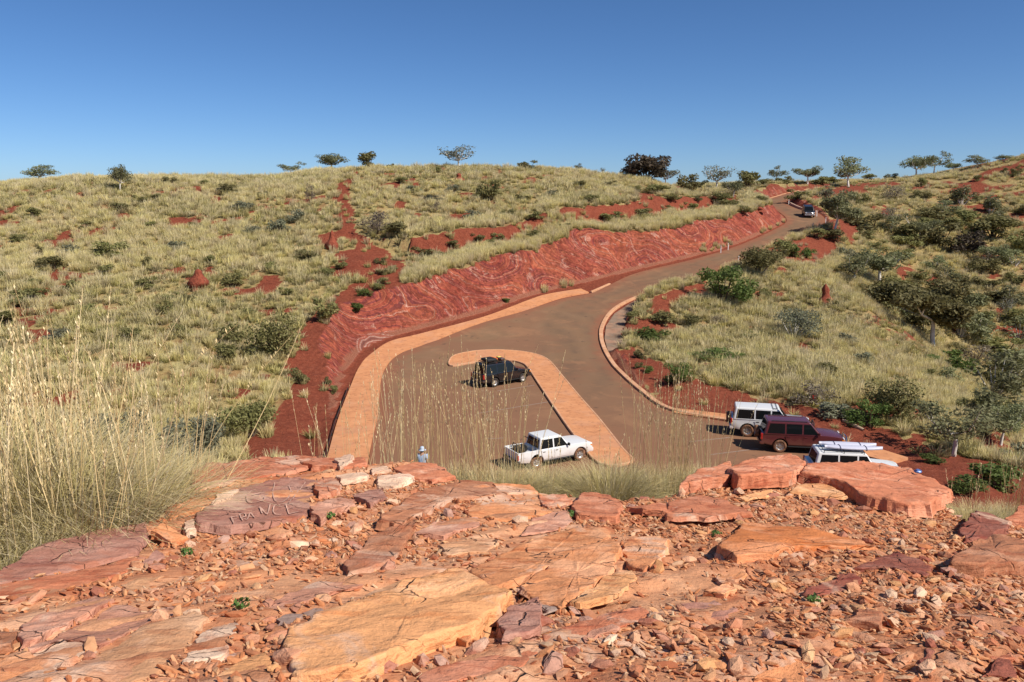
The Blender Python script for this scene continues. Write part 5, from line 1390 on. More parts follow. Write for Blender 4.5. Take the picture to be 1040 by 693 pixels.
# a few tiny weeds in the cracks
M_WEED = plain('weed_green', (.10, .17, .04), .6, var=.3)
for u, v, lab in [(246, 624, 'tiny green weed beside the crumbly cream rock'), (190, 564, 'small dark green weed left of the scratched slab'), (826, 613, 'tiny green seedling in the right hand gravel'), (580, 526, 'pale weed below the red rim boulder'), (728, 543, 'flat pale weed left of the pitted orange rock'), (335, 527, 'thin green weed at the foot of the split block')]:
    p = outcrop_at(u, v)
    Vw, Fw, _ = leaves([(0, 0, .015)], [(.035, .035, .02)], 40, .014, np.random.default_rng(int(u)), .4)
    o = obj('weed', mesh_np('weed', Vw, Fw, M_WEED), loc=(p[0], p[1], float(oz(p[0], p[1])) + .01))
    tag(o, lab, 'weed', 'weeds on the outcrop')

# ---------------------------------------------------------------- termite mounds
t = NT('termite_mound_earth')
n = t.noise(t.geo(), 4.0, 5, .65)
t.set(color=t.ramp(n, [(.3, (.17, .040, .022)), (.6, (.27, .068, .036)), (.8, (.34, .10, .055))]), rough=.95, normal=t.bump(n, .8, .15))
M_MOUND = t.m
def mound(u, v, w, h, label, seed, slim=False):
    p = ground(u, v); dep = (p[1] * cp - (p[2] - H) * sp) / F
    r = np.random.default_rng(seed)
    n = 22; rows = 14; V = []
    for j in range(rows + 1):
        s = j / rows
        rad = (1 - s) ** (.55 if not slim else .75) * .5 * (1 - .25 * math.sin(s * 9 + seed)) + .02
        for i in range(n):
            a = 2 * math.pi * i / n
            k = rad * (1 + .35 * (float(fbm(np.array([math.cos(a) * 1.4 + seed]), np.array([math.sin(a) * 1.4 + s * 3]), seed, 3)[0]) - .5) * 2)
            V.append((math.cos(a) * k + .08 * s * math.sin(seed), math.sin(a) * k, s * 1.0 - .05))
    i = np.arange(n)
    Q = np.concatenate([np.c_[j * n + i, j * n + (i + 1) % n, (j + 1) * n + (i + 1) % n, (j + 1) * n + i] for j in range(rows)])
    me = mesh_np('termite_mound', np.array(V), [Q, np.array([np.arange(rows * n, rows * n + n)])], M_MOUND, smooth=True)
    o = obj('termite_mound', me, loc=tuple(p)); o.scale = (w * dep, w * dep, h * dep * 1.04)
    tag(o, label, 'termite mound', 'termite mounds')
mound(201, 294, 21, 21, 'largest red termite mound, alone on the left hillside', 1)
mound(337, 254, 13, 20, 'slim red termite mound beside the bare track', 2, True)
mound(466, 184, 9, 8, 'small pointed termite mound just under the skyline', 3)
mound(838, 307, 13, 19, 'tall pointed termite mound on the right grass slope', 4, True)
mound(772, 215, 8, 5, 'tiny red earth lump beside the upper end of the cutting', 5)

# ---------------------------------------------------------------- vehicles
def paint(name, c, dust=.35, rough=.28):
    t = NT(name)
    P = t.coord('Object')
    z = t.sep(P)[2]
    n = t.noise(P, 2.5, 5, .6)
    d = t.math('MULTIPLY', t.step(t.math('ADD', z, t.math('MULTIPLY', t.math('SUBTRACT', n, .5), .7)), .95, .30), dust)
    t.set(color=t.mix(d, (*c, 1), (.34, .16, .09)), rough=t.math('ADD', rough, t.math('MULTIPLY', d, .5)), spec=.5, coat=.3)
    return t.m
M_WHITE = paint('white_car_paint', (.74, .74, .72), .45)
M_BLACK = paint('black_car_paint', (.010, .010, .012), .05, .2)
M_MAROON = paint('maroon_car_paint', (.105, .022, .024), .28, .25)
M_CHARC = paint('charcoal_car_paint', (.02, .02, .022), .2, .25)
M_GLASS = plain('dark_window_glass', (.008, .010, .011), .06, 0, .28)
M_TRIM = plain('black_plastic_trim', (.022, .021, .020), .6)
t = NT('dusty_tyre'); n = t.noise(t.coord(), 6, 4); t.set(color=t.mix(t.step(n, .35, .7), (.10, .055, .035), (.33, .165, .09)), rough=.95); M_TYRE = t.m
M_TYREB = plain('black_tyre', (.035, .028, .024), .9, var=.3)
M_RIM = plain('alloy_rim', (.50, .47, .43), .35, .7)
M_CHROME = plain('polished_metal', (.75, .75, .75), .15, 1.0)
M_RED = plain('red_tail_lamp', (.45, .02, .015), .2, 0, .5)
M_LAMP = plain('clear_head_lamp', (.75, .76, .76), .12, 0, .6)
M_AMBER = plain('amber_lamp', (.7, .22, .02), .25)
M_PLATE = plain('number_plate', (.70, .66, .50), .5)
M_ALU = plain('dull_aluminium', (.45, .45, .45), .4, .6)
M_BOARD = plain('silver_board_bag', (.56, .56, .66), .45, 0, .4, var=.08)
M_STRAP = plain('tie_strap', (.05, .05, .12), .7)
M_ORANGEB = plain('orange_bag_fabric', (.75, .16, .03), .7)
M_YELLOWB = plain('yellow_box_plastic', (.75, .60, .12), .5)

def arch(cx, r, z0, n=9, zc=None):
    zc = r * .86 if zc is None else zc
    a0 = math.asin(max(-1, min(1, (z0 - zc) / r)))
    return [(cx + r * math.cos(a), zc + r * math.sin(a)) for a in np.linspace(a0, math.pi - a0, n)]
def prism(name, prof, y0, y1, mat, parent, bev=.05, taper=None):
    """side profile (x,z) extruded across the car, edges rounded"""
    bm = bmesh.new()
    a = [bm.verts.new((x, y0, z)) for x, z in prof]; b = [bm.verts.new((x, y1, z)) for x, z in prof]
    n = len(prof)
    bm.faces.new(a); bm.faces.new(b[::-1])
    for i in range(n): bm.faces.new((a[i], b[i], b[(i + 1) % n], a[(i + 1) % n]))
    bmesh.ops.recalc_face_normals(bm, faces=bm.faces[:])
    if taper:
        for v in bm.verts:
            v.co.y *= taper(v.co.x, v.co.z)
    if bev:
        es = [e for e in bm.edges if len(e.link_faces) == 2 and e.calc_face_angle(0) > .5]
        bmesh.ops.bevel(bm, geom=es, offset=bev, segments=3, affect='EDGES', profile=.6, clamp_overlap=True)
    me = bm_mesh(name, bm, mat)
    me.polygons.foreach_set('use_smooth', np.ones(len(me.polygons), bool))
    try: me.set_sharp_from_angle(angle=math.radians(38))
    except Exception: pass
    return obj(name, me, parent)
def box_part(name, c, s, mat, parent, bev=.01, rot=None):
    bm = bmesh.new(); b_box(bm, c, s, rot, bev)
    return obj(name, bm_mesh(name, bm, mat), parent)
def quad_part(name, pts, mat, parent, th=.008):
    """thin slab from a planar outline, thickness along its normal"""
    P = [Vector(p) for p in pts]
    n = (P[1] - P[0]).cross(P[2] - P[0]).normalized() * th
    bm = bmesh.new()
    a = [bm.verts.new(p - n) for p in P]; b = [bm.verts.new(p + n) for p in P]
    k = len(P)
    bm.faces.new(a[::-1]); bm.faces.new(b)
    for i in range(k): bm.faces.new((a[i], a[(i + 1) % k], b[(i + 1) % k], b[i]))
    return obj(name, bm_mesh(name, bm, mat), parent)
def lathe(name, prof, mat, parent, n=24, smooth=True):
    """profile of (radius, y) turned round the y axis"""
    V = []; k = len(prof)
    for i in range(n):
        a = 2 * math.pi * i / n
        for r_, y in prof: V.append((r_ * math.cos(a), y, r_ * math.sin(a)))
    Fq = [(i * k + j, i * k + j + 1, ((i + 1) % n) * k + j + 1, ((i + 1) % n) * k + j) for i in range(n) for j in range(k - 1)]
    return obj(name, mesh_np(name, np.array(V), np.array(Fq), mat, smooth), parent)
def wheel(parent, x, y, R, w, side, tyre, name='wheel', rot=None):
    e = bpy.data.objects.new(name, None); link(e, parent); e.location = (x, y, R) if rot is None else (x, y, rot[3])
    if rot is not None: e.rotation_euler = rot[:3]
    h = w / 2
    lathe('tyre', [(R * .60, -h * .8), (R * .72, -h), (R * .92, -h * .98), (R, -h * .7), (R, h * .7), (R * .92, h * .98), (R * .72, h), (R * .60, h * .8), (R * .58, 0), (R * .60, -h * .8)], tyre, e, 28)
    s = side
    rim = lathe('rim', [(0.001, s * h * .45), (R * .16, s * h * .5), (R * .20, s * h * .35), (R * .40, s * h * .25), (R * .52, s * h * .40), (R * .61, s * h * .80), (R * .63, s * h * .78)], M_RIM, e, 24)
    bm = bmesh.new()
    for k in range(6):
        a = math.pi / 3 * k
        b_box(bm, (math.cos(a) * R * .36, s * h * .5, math.sin(a) * R * .36), (R * .42, h * .16, R * .13), Matrix.Rotation(-a, 3, 'Y'), .008)
    obj('spoke', bm_mesh('spoke', bm, M_RIM), e)
    return e

def car(label, cat, world_xy, heading, P, group='vehicles in the car park', z=None):
    """P: dict of dimensions; x forward, y left"""
    L, W, R = P['L'], P['W'], P['R']
    x0, x1 = -L / 2, L / 2
    fx = x1 - P['fo']; rx = fx - P['wb']
    sill, belt, hood, roof = P['sill'], P['belt'], P['hood'], P['roof']
    wsb, wst, rt, rb = P['cab']                  # windscreen base, top; rear glass top, base
    hw = W / 2
    pc, tyre = P['paint'], P.get('tyre', M_TYREB)
    root = empty('parked_car' if P.get('name') is None else P['name'], (world_xy[0], world_xy[1], float(zr(world_xy[1])) + .005 if z is None else z), heading)
    tag(root, label, cat, group)
    ar = R + .085
    rearh = P.get('bedfloor', belt)
    prof = [(x0 + .10, sill + .08), (x0 + .02, sill + .25), (x0, .72), (x0 + .03, rearh - .03)]
    if P.get('ute'):
        prof += [(rb - .06, rearh - .03), (rb - .05, belt)]
    else:
        prof += [(x0 + .08, belt)]
    prof += [(wsb + .0, belt + .0), (wsb + .30, hood + .015), (x1 - .45, hood - .03), (x1 - .10, hood - .08), (x1 - .02, hood - .20), (x1, .62), (x1 - .04, sill + .18), (x1 - .16, sill + .06)]
    prof += arch(fx, ar, sill) + arch(rx, ar, sill)
    def tp(x, z_):
        f = 1.0
        if z_ > .75: f *= 1 - .05 * (z_ - .75) / .35
        if z_ < .55: f *= .965
        e = max(0, (abs(x) - (L / 2 - .55)) / .55)
        return f * (1 - .07 * e * e)
    body = prism('body', prof, -hw, hw, pc, root, .045, tp)
    box_part('underbody', (0, 0, (sill + .62) / 2 + .02), (L - .5, W - .42, .40), M_TRIM, root, .02)
    # cabin
    by = hw - .055; ty = hw - .185
    bz = belt - .03
    C = {k: Vector(v) for k, v in dict(fbl=(wsb, by, bz), fbr=(wsb, -by, bz), rbl=(rb, by, bz), rbr=(rb, -by, bz), ftl=(wst, ty, roof), ftr=(wst, -ty, roof), rtl=(rt, ty, roof), rtr=(rt, -ty, roof)).items()}
    bm = bmesh.new()
    vv = {k: bm.verts.new(v) for k, v in C.items()}
    for f in (('fbl', 'fbr', 'ftr', 'ftl'), ('rbr', 'rbl', 'rtl', 'rtr'), ('fbr', 'rbr', 'rtr', 'ftr'), ('rbl', 'fbl', 'ftl', 'rtl'), ('ftl', 'ftr', 'rtr', 'rtl'), ('fbl', 'rbl', 'rbr', 'fbr')):
        bm.faces.new([vv[k] for k in f])
    bmesh.ops.recalc_face_normals(bm, faces=bm.faces[:])
    bmesh.ops.bevel(bm, geom=[e for e in bm.edges if max(v.co.z for v in e.verts) > roof - .01], offset=.085, segments=4, affect='EDGES', profile=.6)
    me = bm_mesh('cabin', bm, pc, True)
    try: me.set_sharp_from_angle(angle=math.radians(40))
    except Exception: pass
    obj('cabin', me, root)
    def side_pt(x_, z_, s):                       # point on the cabin side
        f = (z_ - bz) / (roof - bz)
        return Vector((x_, s * (by + (ty - by) * f + .004), z_))
    zb, zt = belt + .03, roof - .115
    def xf(z_): f = (z_ - bz) / (roof - bz); return wsb + (wst - wsb) * f
    def xr(z_): f = (z_ - bz) / (roof - bz); return rb + (rt - rb) * f
    cuts = P['pillars']                           # x of the pillar centres, front to back
    for s in (-1, 1):
        edges = [None] + list(cuts) + ['end']
        for i in range(len(cuts) + 1):
            a_b, a_t = (xf(zb) - .16, xf(zt) - .07) if i == 0 else (cuts[i - 1] - .045,) * 2
            b_b, b_t = (xr(zb) + P.get('dp', .14), xr(zt) + P.get('dp', .14)) if i == len(cuts) else (cuts[i] + .045,) * 2
            q = [side_pt(a_b, zb, s), side_pt(a_t, zt, s), side_pt(b_t, zt, s), side_pt(b_b, zb, s)]
            if s < 0: q = q[::-1]
            quad_part('side_window', q, M_GLASS, root, .006)
    def face_q(bl, br, tl, tr, m=.09, mt=.10, mb=.05):
        a = lambda f, g: (C[bl] * (1 - f) + C[br] * f) * (1 - g) + (C[tl] * (1 - f) + C[tr] * f) * g
        return [a(m, mb), a(1 - m, mb), a(1 - m, 1 - mt), a(m, 1 - mt)]
    quad_part('windscreen', face_q('fbl', 'fbr', 'ftl', 'ftr', .06, .12, .08), M_GLASS, root, .010)
    quad_part('rear_window', face_q('rbr', 'rbl', 'rtr', 'rtl', .10, .18, .12), M_GLASS, root, .010)
    # doors: panels a few millimetres proud, with handles
    dx = [xf(belt) - .10] + list(cuts[:2 if len(cuts) > 1 else 1])
    if len(dx) < 3: dx.append(rb + .12)
    for s in (-1, 1):
        for i in range(2):
            a, b = dx[i] - .012, dx[i + 1] + .012
            lo = sill + .10
            bb = max(b, rx + ar * .98) if i == 1 else b
            pts = [(a, lo), (a, belt - .05), (b, belt - .05), (b, .86), (bb, lo + .12), (bb, lo)] if i == 1 else [(a, lo), (a, belt - .05), (b, belt - .05), (b, lo)]
            def yy_(x_, z_): return s * (hw * tp(x_, z_) + .002)
            d = quad_part('door', [(x_, yy_(x_, .72), z_) for x_, z_ in (pts if s > 0 else pts[::-1])], pc, root, .007)
            box_part('handle', (b + .16, s * (hw + .012), belt - .14), (.17, .03, .035), P.get('handle', pc), d, .008)
    # lamps, bumpers, plates, mirrors
    for s in (-1, 1):
        box_part('headlight', (x1 - .085, s * (hw - .27), hood - .20), (.16, .36, .17), M_LAMP, root, .03)
        if not P.get('ute'): box_part('tail_light', (x0 + .035, s * (hw - .10), belt - .18), (.10, .13, .36), M_RED, root, .02)
        else: box_part('tail_light', (x0 + .03, s * (hw - .09), .84), (.09, .12, .30), M_RED, root, .02)
        box_part('indicator', (x1 - .10, s * (hw - .10), hood - .24), (.13, .09, .10), M_AMBER, root, .02)
        m = box_part('mirror', (xf(belt + .12) - .06, s * (hw + .07), belt + .11), (.10, .18, .17), P.get('mirror', pc), root, .03)
        box_part('side_step', ((fx + rx) / 2, s * (hw - .03), sill - .03), (P['wb'] - 2 * ar + .1, .16, .05), M_TRIM, root, .015)
    bump = P.get('bumper', pc)
    box_part('front_bumper', (x1 - .06, 0, .56), (.28, W - .10, .24), bump, root, .06)
    box_part('rear_bumper', (x0 + .05, 0, .56), (.24, W - .10, .20), P.get('rbumper', bump), root, .05)
    box_part('grille', (x1 - .028, 0, hood - .22), (.08, W - .95, .17), P.get('grille', M_TRIM), root, .02)
    box_part('number_plate', (x0 - .078, 0, .60), (.012, .37, .11), M_PLATE, root, .002)
    box_part('number_plate', (x1 + .088, 0, .55), (.012, .37, .11), M_PLATE, root, .002)
    wb_names = [(fx, 1), (fx, -1), (rx, 1), (rx, -1)]
    for x_, s in wb_names:
        wheel(root, x_, s * (hw - .135), R, P.get('tw', .25), s, tyre)
    return root, dict(x0=x0, x1=x1, hw=hw, fx=fx, rx=rx, C=C, belt=belt, roof=roof, hood=hood, rt=rt, wst=wst, rb=rb, ty=ty)
def roof_rack(root, g, z, xa, xb, n=4, mat=M_TRIM):
    paths = []
    for s in (-1, 1): paths.append(([(xa, s * (g['ty'] - .02), z), (xb, s * (g['ty'] - .02), z)], [.02, .02]))
    for x in np.linspace(xa, xb, n):
        paths.append(([(x, -g['ty'] + .02, z), (x, g['ty'] - .02, z)], [.016, .016]))
        for s in (-1, 1): paths.append(([(x, s * (g['ty'] - .02), z), (x, s * (g['ty'] - .02), g['roof'] - .03)], [.015, .015]))
    return obj('roof_rack', tube_mesh('roof_rack', paths, mat), root)
def bull_bar(root, g, mat):
    x = g['x1'] + .14; y = g['hw'] - .18
    p = [([(x, -y, .48), (x + .03, -y * .55, 1.02), (x + .03, y * .55, 1.02), (x, y, .48)], [.035] * 4), ([(x + .02, -y * .5, .5), (x + .04, -y * .5, 1.0)], [.03] * 2), ([(x + .02, y * .5, .5), (x + .04, y * .5, 1.0)], [.03] * 2),
         ([(x + .02, -y, .80), (x + .04, y, .80)], [.025] * 2), ([(x, -y, .48), (x - .22, -y - .1, .55)], [.03] * 2), ([(x, y, .48), (x - .22, y + .1, .55)], [.03] * 2), ([(x - .02, -y, .48), (x - .02, y, .48)], [.04] * 2)]
    return obj('bull_bar', tube_mesh('bull_bar', p, mat, 8), root)
def spare(root, g, R, zc, tyre, cover=None):
    e = wheel(root, g['x0'] - .13, 0.12, R, .24, -1, tyre, 'spare_wheel', (0, 0, -math.pi / 2, zc))
    return e

# white double cab ute beside the traffic island
def mid_of(rear, front, side, hw, rear_to_mid):
    A, B = onroad(*rear)[:2], onroad(*front)[:2]
    d = (B - A) / np.linalg.norm(B - A); left = np.array([-d[1], d[0]])
    c = (A + B) / 2 - left * side * hw
    return c, math.atan2(d[1], d[0]), d
c, hd, d = mid_of((541, 477), (592.5, 467), -1, .78, 0)
U = dict(L=5.28, W=1.80, R=.385, fo=.92, wb=3.08, sill=.42, belt=1.10, hood=1.10, roof=1.77, cab=(1.02, .38, -1.02, -1.16), pillars=[-.16], dp=.10, paint=M_WHITE, ute=True, bedfloor=.78, tyre=M_TYRE, rbumper=M_TRIM, mirror=M_TRIM, handle=M_TRIM, grille=M_CHROME)
c = c + d * ((5.28 / 2 - .92) - 1.54) * -1
root, g = car('white double cab ute beside the traffic island', 'ute', c, hd, U)
root.scale = (.95, .95, .95)
for s in (-1, 1):
    box_part('tray_side', ((g['x0'] + g['rb'] - .07) / 2, s * (g['hw'] - .07), .94), (g['rb'] - .07 - g['x0'] - .05, .07, .36), M_WHITE, root, .02)
box_part('tailgate', (g['x0'] + .05, 0, .94), (.07, 1.60, .36), M_WHITE, root, .02)
box_part('tray_liner', ((g['x0'] + g['rb'] - .07) / 2, 0, .79), (g['rb'] - .07 - g['x0'] - .2, 1.52, .03), M_TRIM, root, .005)
pth = []
for x in (g['rb'] - .22, g['x0'] + .55):
    pth.append(([(x, -.72, 1.08), (x, -.66, 1.62 if x > g['x0'] + 1 else 1.30), (x, .66, 1.62 if x > g['x0'] + 1 else 1.30), (x, .72, 1.08)], [.025] * 4))
obj('sports_bar', tube_mesh('sports_bar', pth, M_TRIM, 8), root)
box_part('toolbox', (g['x0'] + .85, .35, .98), (.7, .55, .34), M_TRIM, root, .03)

# black wagon with a loaded roof at the island head
c, hd, d = mid_of((502, 393.2), (530.5, 388.2), -1, .80, 0)
B = dict(L=4.79, W=1.86, R=.37, fo=.86, wb=2.83, sill=.42, belt=1.10, hood=1.08, roof=1.88, cab=(1.06, .42, -2.05, -2.22), pillars=[-.02, -1.02], paint=M_BLACK, bumper=M_TRIM, rbumper=M_CHARC, tyre=M_TYREB)
c = c - d * ((4.79 / 2 - .86) - 2.83 / 2)
root, g = car('black four wheel drive wagon with gear on its roof rack', 'car', c, hd, B)
roof_rack(root, g, 1.97, -1.75, .2, 4)
for lab, nm, cc, ss, mt in [('black canvas cargo bag lashed on the black wagon roof', 'cargo_bag', (-1.25, 0, 2.11), (.95, 1.0, .24), M_TRIM), ('orange rolled bag on the black wagon roof', 'rolled_bag', (-.62, .18, 2.08), (.24, .75, .18), M_ORANGEB), ('yellow box on the black wagon roof', 'storage_box', (-.05, .30, 2.08), (.3, .34, .18), M_YELLOWB), ('dark swag laid across the front of the black wagon roof', 'swag', (-.22, -.25, 2.08), (.42, .62, .18), M_CHARC)]:
    bm = bmesh.new(); b_box(bm, (0, 0, 0), ss, None, min(ss) * .3)
    o = obj(nm, bm_mesh(nm, bm, mt, True))
    M = Matrix.Translation(root.location) @ Matrix.Rotation(hd, 4, 'Z') @ Matrix.Translation(cc)
    o.matrix_world = M
    tag(o, lab, 'luggage', 'gear on the black wagon roof')

# white wagon with a rear spare wheel
A = onroad(758.5, 443.6)[:2]; hd = math.radians(-13)
d = np.array([math.cos(hd), math.sin(hd)]); left = np.array([-d[1], d[0]])
PT = dict(L=4.88, W=1.88, R=.40, fo=.88, wb=2.97, sill=.46, belt=1.16, hood=1.14, roof=1.86, cab=(1.02, .48, -2.18, -2.30), pillars=[.0, -.98], dp=.16, paint=M_WHITE, tyre=M_TYRE, mirror=M_TRIM, handle=M_TRIM, bumper=M_WHITE)
c = A + left * .80 - d * (4.88 / 2 - .88 - 2.97) * 1.0
root, g = car('white four wheel drive wagon with a spare wheel on its back door', 'car', c, hd, PT)
spare(root, g, .37, .98, M_TYRE)
bull_bar(root, g, M_TRIM)
pth = [([(1.25, -g['hw'] - .01, 1.05), (1.12, -g['hw'] + .02, 1.25), (.55, -g['ty'] - .06, 1.90), (.55, -g['ty'] - .06, 2.02)], [.035] * 4)]
obj('snorkel', tube_mesh('snorkel', pth, M_TRIM, 8), root)
roof_rack(root, g, 1.90, .1, .35, 2)

# maroon wagon
A = onroad(791.5, 459.5)[:2]; hd = math.radians(-9)
d = np.array([math.cos(hd), math.sin(hd)]); left = np.array([-d[1], d[0]])
PR = dict(L=4.76, W=1.88, R=.39, fo=.86, wb=2.79, sill=.44, belt=1.14, hood=1.12, roof=1.86, cab=(1.10, .40, -2.02, -2.22), pillars=[.0, -.98], dp=.18, paint=M_MAROON, tyre=M_TYRE, handle=M_MAROON)
c = A + left * .80 - d * (4.76 / 2 - .86 - 2.79)
root, g = car('maroon four wheel drive wagon with a metal bull bar', 'car', c, hd, PR)
spare(root, g, .36, 1.0, M_TYRE)
bull_bar(root, g, M_CHROME)
pth = []
for s in (-1, 1): pth.append(([(.25, s * (g['ty'] - .04), 1.90), (-1.8, s * (g['ty'] - .04), 1.90)], [.022] * 2)); pth += [([(x, s * (g['ty'] - .04), 1.90), (x, s * (g['ty'] - .04), 1.83)], [.02] * 2) for x in (.2, -.8, -1.75)]
obj('roof_rail', tube_mesh('roof_rail', pth, M_TRIM), root)
for s in (-1, 1): obj('antenna', tube_mesh('antenna', [([(g['x1'] + .1, s * .6, 1.0), (g['x1'] + .12, s * .62, 1.75)], [.006, .003])], M_TRIM, 4), root) if s < 0 else None

# white wagon with bagged boards on its roof, behind the ledge
hd = math.radians(-8); c = np.array([18.1, 40.4])
DI = dict(L=4.75, W=1.86, R=.38, fo=.86, wb=2.70, sill=.44, belt=1.14, hood=1.10, roof=1.85, cab=(.95, .42, -1.98, -2.15), pillars=[.0, -.95], dp=.20, paint=M_WHITE, tyre=M_TYRE, mirror=M_TRIM)
root, g = car('white wagon carrying silver board bags behind the ledge', 'car', c, hd, DI)
roof_rack(root, g, 1.95, -1.7, .3, 3)
for k, (yy0, zz0, xo, lab) in enumerate([(-.30, 2.05, .25, 'silver board bag nearest the ledge on the white wagon roof'), (.28, 2.05, .1, 'silver board bag on the far side of the white wagon roof')]):
    n = 18; V = []; m = 10
    for i in range(n + 1):
        s = i / n; w = .30 * max(.02, math.sin(math.pi * min(1, s * 1.15 + .02)) ** .5 if s < .5 else max(.03, (1 - ((s - .45) / .56) ** 2.2)) ** .6)
        for j in range(m):
            a = 2 * math.pi * j / m
            V.append((-1.5 + 2.9 * s, math.cos(a) * w * 1.1, math.sin(a) * .085 + .16 * max(0, s - .75) ** 1.2))
    ii = np.arange(m)
    Q = np.concatenate([np.c_[i * m + ii, i * m + (ii + 1) % m, (i + 1) * m + (ii + 1) % m, (i + 1) * m + ii] for i in range(n)])
    o = obj('board_bag', mesh_np('board_bag', np.array(V), [Q, np.array([np.arange(m), np.arange(n * m, n * m + m)])], M_BOARD, True))
    o.matrix_world = Matrix.Translation(root.location) @ Matrix.Rotation(hd, 4, 'Z') @ Matrix.Translation((xo - .35, yy0, zz0))
    tag(o, lab, 'board bag', 'boards on the white wagon')
    for x in (-.75, .55):
        obj('strap', tube_mesh('strap', [([(x, math.cos(a) * .35, math.sin(a) * .10) for a in np.linspace(0, 2 * math.pi, 15)], [.014] * 15)], M_STRAP, 5), o)

# distant oncoming car on the upper road
p = onroad(820.5, 219.5)
q = onroad(812, 226)
FD = dict(L=4.85, W=1.90, R=.39, fo=.86, wb=2.85, sill=.44, belt=1.14, hood=1.12, roof=1.85, cab=(1.02, .42, -2.0, -2.2), pillars=[.0, -.98], paint=M_CHARC, bumper=M_WHITE, grille=M_ALU, name='distant_car')
root, g = car('dark four wheel drive driving down the upper road', 'car', p[:2], math.radians(258), FD, 'vehicles on the road', z=float(p[2]) + .02)
root.rotation_euler = (0, math.radians(7.5), math.radians(258))
bull_bar(root, g, M_CHROME)
roof_rack(root, g, 1.95, -1.6, .3, 3)

# ---------------------------------------------------------------- roadside furniture
M_POST = plain('white_post_paint', (.72, .70, .66), .6, var=.1)
M_REFL = plain('red_reflector', (.5, .03, .02), .3)
M_BLK = plain('black_band', (.03, .03, .03), .6)
for u, v, lab in [(732, 257, 'white guide post left of the road, nearer of the pair'), (739.5, 254, 'white guide post left of the road, further of the pair'), (750, 268, 'white guide post on the right edge of the straight road'),
                  (829.5, 220, 'white guide post beside the distant oncoming car'), (825.5, 233, 'white guide post below the umbrella tree shadow'), (838.5, 227, 'white guide post outside the far bend'), (801, 208, 'white guide post at the inner end of the far bend')]:
    p = onroad(u, v); p[2] = max(p[2], float(hz(p[0], p[1])))
    e = empty('guide_post', (p[0], p[1], p[2] - .1), rng.uniform(-.2, .2))
    box_part('post', (0, 0, .6), (.12, .035, 1.2), M_POST, e, .008)
    box_part('reflector', (0, -.020, 1.0), (.07, .008, .12), M_REFL, e, .002)
    box_part('cap', (0, 0, 1.21), (.125, .04, .05), M_BLK, e, .004)
    tag(e, lab, 'guide post', 'white guide posts along the road')
# low block walls edging the far bend
t = NT('pale_block_concrete'); n = t.noise(t.geo(), 3.0, 5); t.set(color=t.ramp(n, [(.3, (.40, .24, .17)), (.7, (.58, .42, .33))]), rough=.9); M_BLOCK = t.m
def block_wall(px, label, hgt):
    L = smooth_line([onroad(*p) for p in px], 8)
    c0 = L[0]
    e = empty('edge_wall', tuple(c0))
    bmp = bmesh.new(); b_box(bmp, (0, 0, 0), (1, .3, hgt), None, .02); me = bm_mesh('block', bmp, M_BLOCK)
    acc = 0; last = L[0]
    for i in range(1, len(L)):
        a, b = last, L[i]
        dd = np.linalg.norm(b - a)
        if dd < .95: continue
        m = (a + b) / 2 - c0
        o = obj('block', me, e, loc=(m[0], m[1], m[2] + hgt / 2 - .08 + rng.normal(0, .01)), rot=(0, -math.asin((b - a)[2] / dd), math.atan2((b - a)[1], (b - a)[0])))
        o.scale = (dd - .03, 1, 1); last = L[i]
    tag(e, label, 'wall', 'low block walls beside the road')
block_wall([(801.5, 206), (804, 208.6), (814, 212.8), (822, 214.6), (830.5, 216.3)], 'low pale block wall curving inside the far bend', .5)
block_wall([(826, 198.2), (839, 194.9), (855, 190.6)], 'low pinkish block wall below the road crest', .75)
# dark bar put in for the shadow line along the footpath drop
L = [onroad(*p) for p in [(332, 466), (342.4, 428), (349, 411), (354.4, 396)]]
pth = [([l + np.array([-.10, 0, .16]) for l in L], [.035] * 4)]
for s in np.linspace(0, 1, 6):
    i = min(int(s * 3), 2); f = s * 3 - i; q = L[i] + (L[i + 1] - L[i]) * f + np.array([-.10, 0, 0])
    pth.append(([q + np.array([0, 0, -.4]), q + np.array([0, 0, .16])], [.03, .03]))
tag(obj('edge_shadow_bar', tube_mesh('edge_shadow_bar', pth, M_TRIM, 6)), 'dark bar standing for the shadow line along the outer edge of the left footpath', 'shadow line')
# fallen log and marker flag on the red soil
p0, p1 = ground(856, 428), ground(877, 438)
M_LOG = plain('weathered_timber', (.40, .28, .19), .9, var=.3)
c0 = (p0 + p1) / 2
tag(obj('timber_log', tube_mesh('timber_log', [([p0 - c0, (p1 - p0) * .1, p1 - c0], [.13, .15, .12])], M_LOG, 8), loc=tuple(c0 + np.array([0, 0, .08]))), 'weathered timber log lying beside the bright green bush', 'log')
p = ground(824, 411)
e = empty('marker_flag', tuple(p))
obj('stake', tube_mesh('stake', [([(0, 0, -.1), (0, 0, .75)], [.012, .012])], M_LOG, 6), e)
V = []
for i in range(6):
    for j in range(4): V.append((.02 + i * .055, .03 * math.sin(i * 1.3), .42 + j * .10))
Q = [(i * 4 + j, (i + 1) * 4 + j, (i + 1) * 4 + j + 1, i * 4 + j + 1) for i in range(5) for j in range(3)]
obj('flag', mesh_np('flag', np.array(V), np.array(Q), plain('red_flag_cloth', (.75, .05, .04), .8)), e)
tag(e, 'small red marker flag on a stake behind the white wagon', 'flag')
# crumpled blue scrap on the end of the right hand ledge
p = outcrop_at(931, 487)
r = np.random.default_rng(5)
bm = bmesh.new(); bmesh.ops.create_icosphere(bm, subdivisions=2, radius=.028)
for v in bm.verts: v.co = Vector((v.co.x * 1.3, v.co.y, v.co.z * .7)) * (.7 + .6 * r.random())
so2 = obj('crumpled_wrapper', bm_mesh('crumpled_wrapper', bm, plain('blue_foil', (.08, .14, .34), .35, .2, var=.4)), loc=(p[0], p[1], p[2] + .085))
tag(so2, 'crumpled blue wrapper at the tip of the right hand ledge', 'litter')

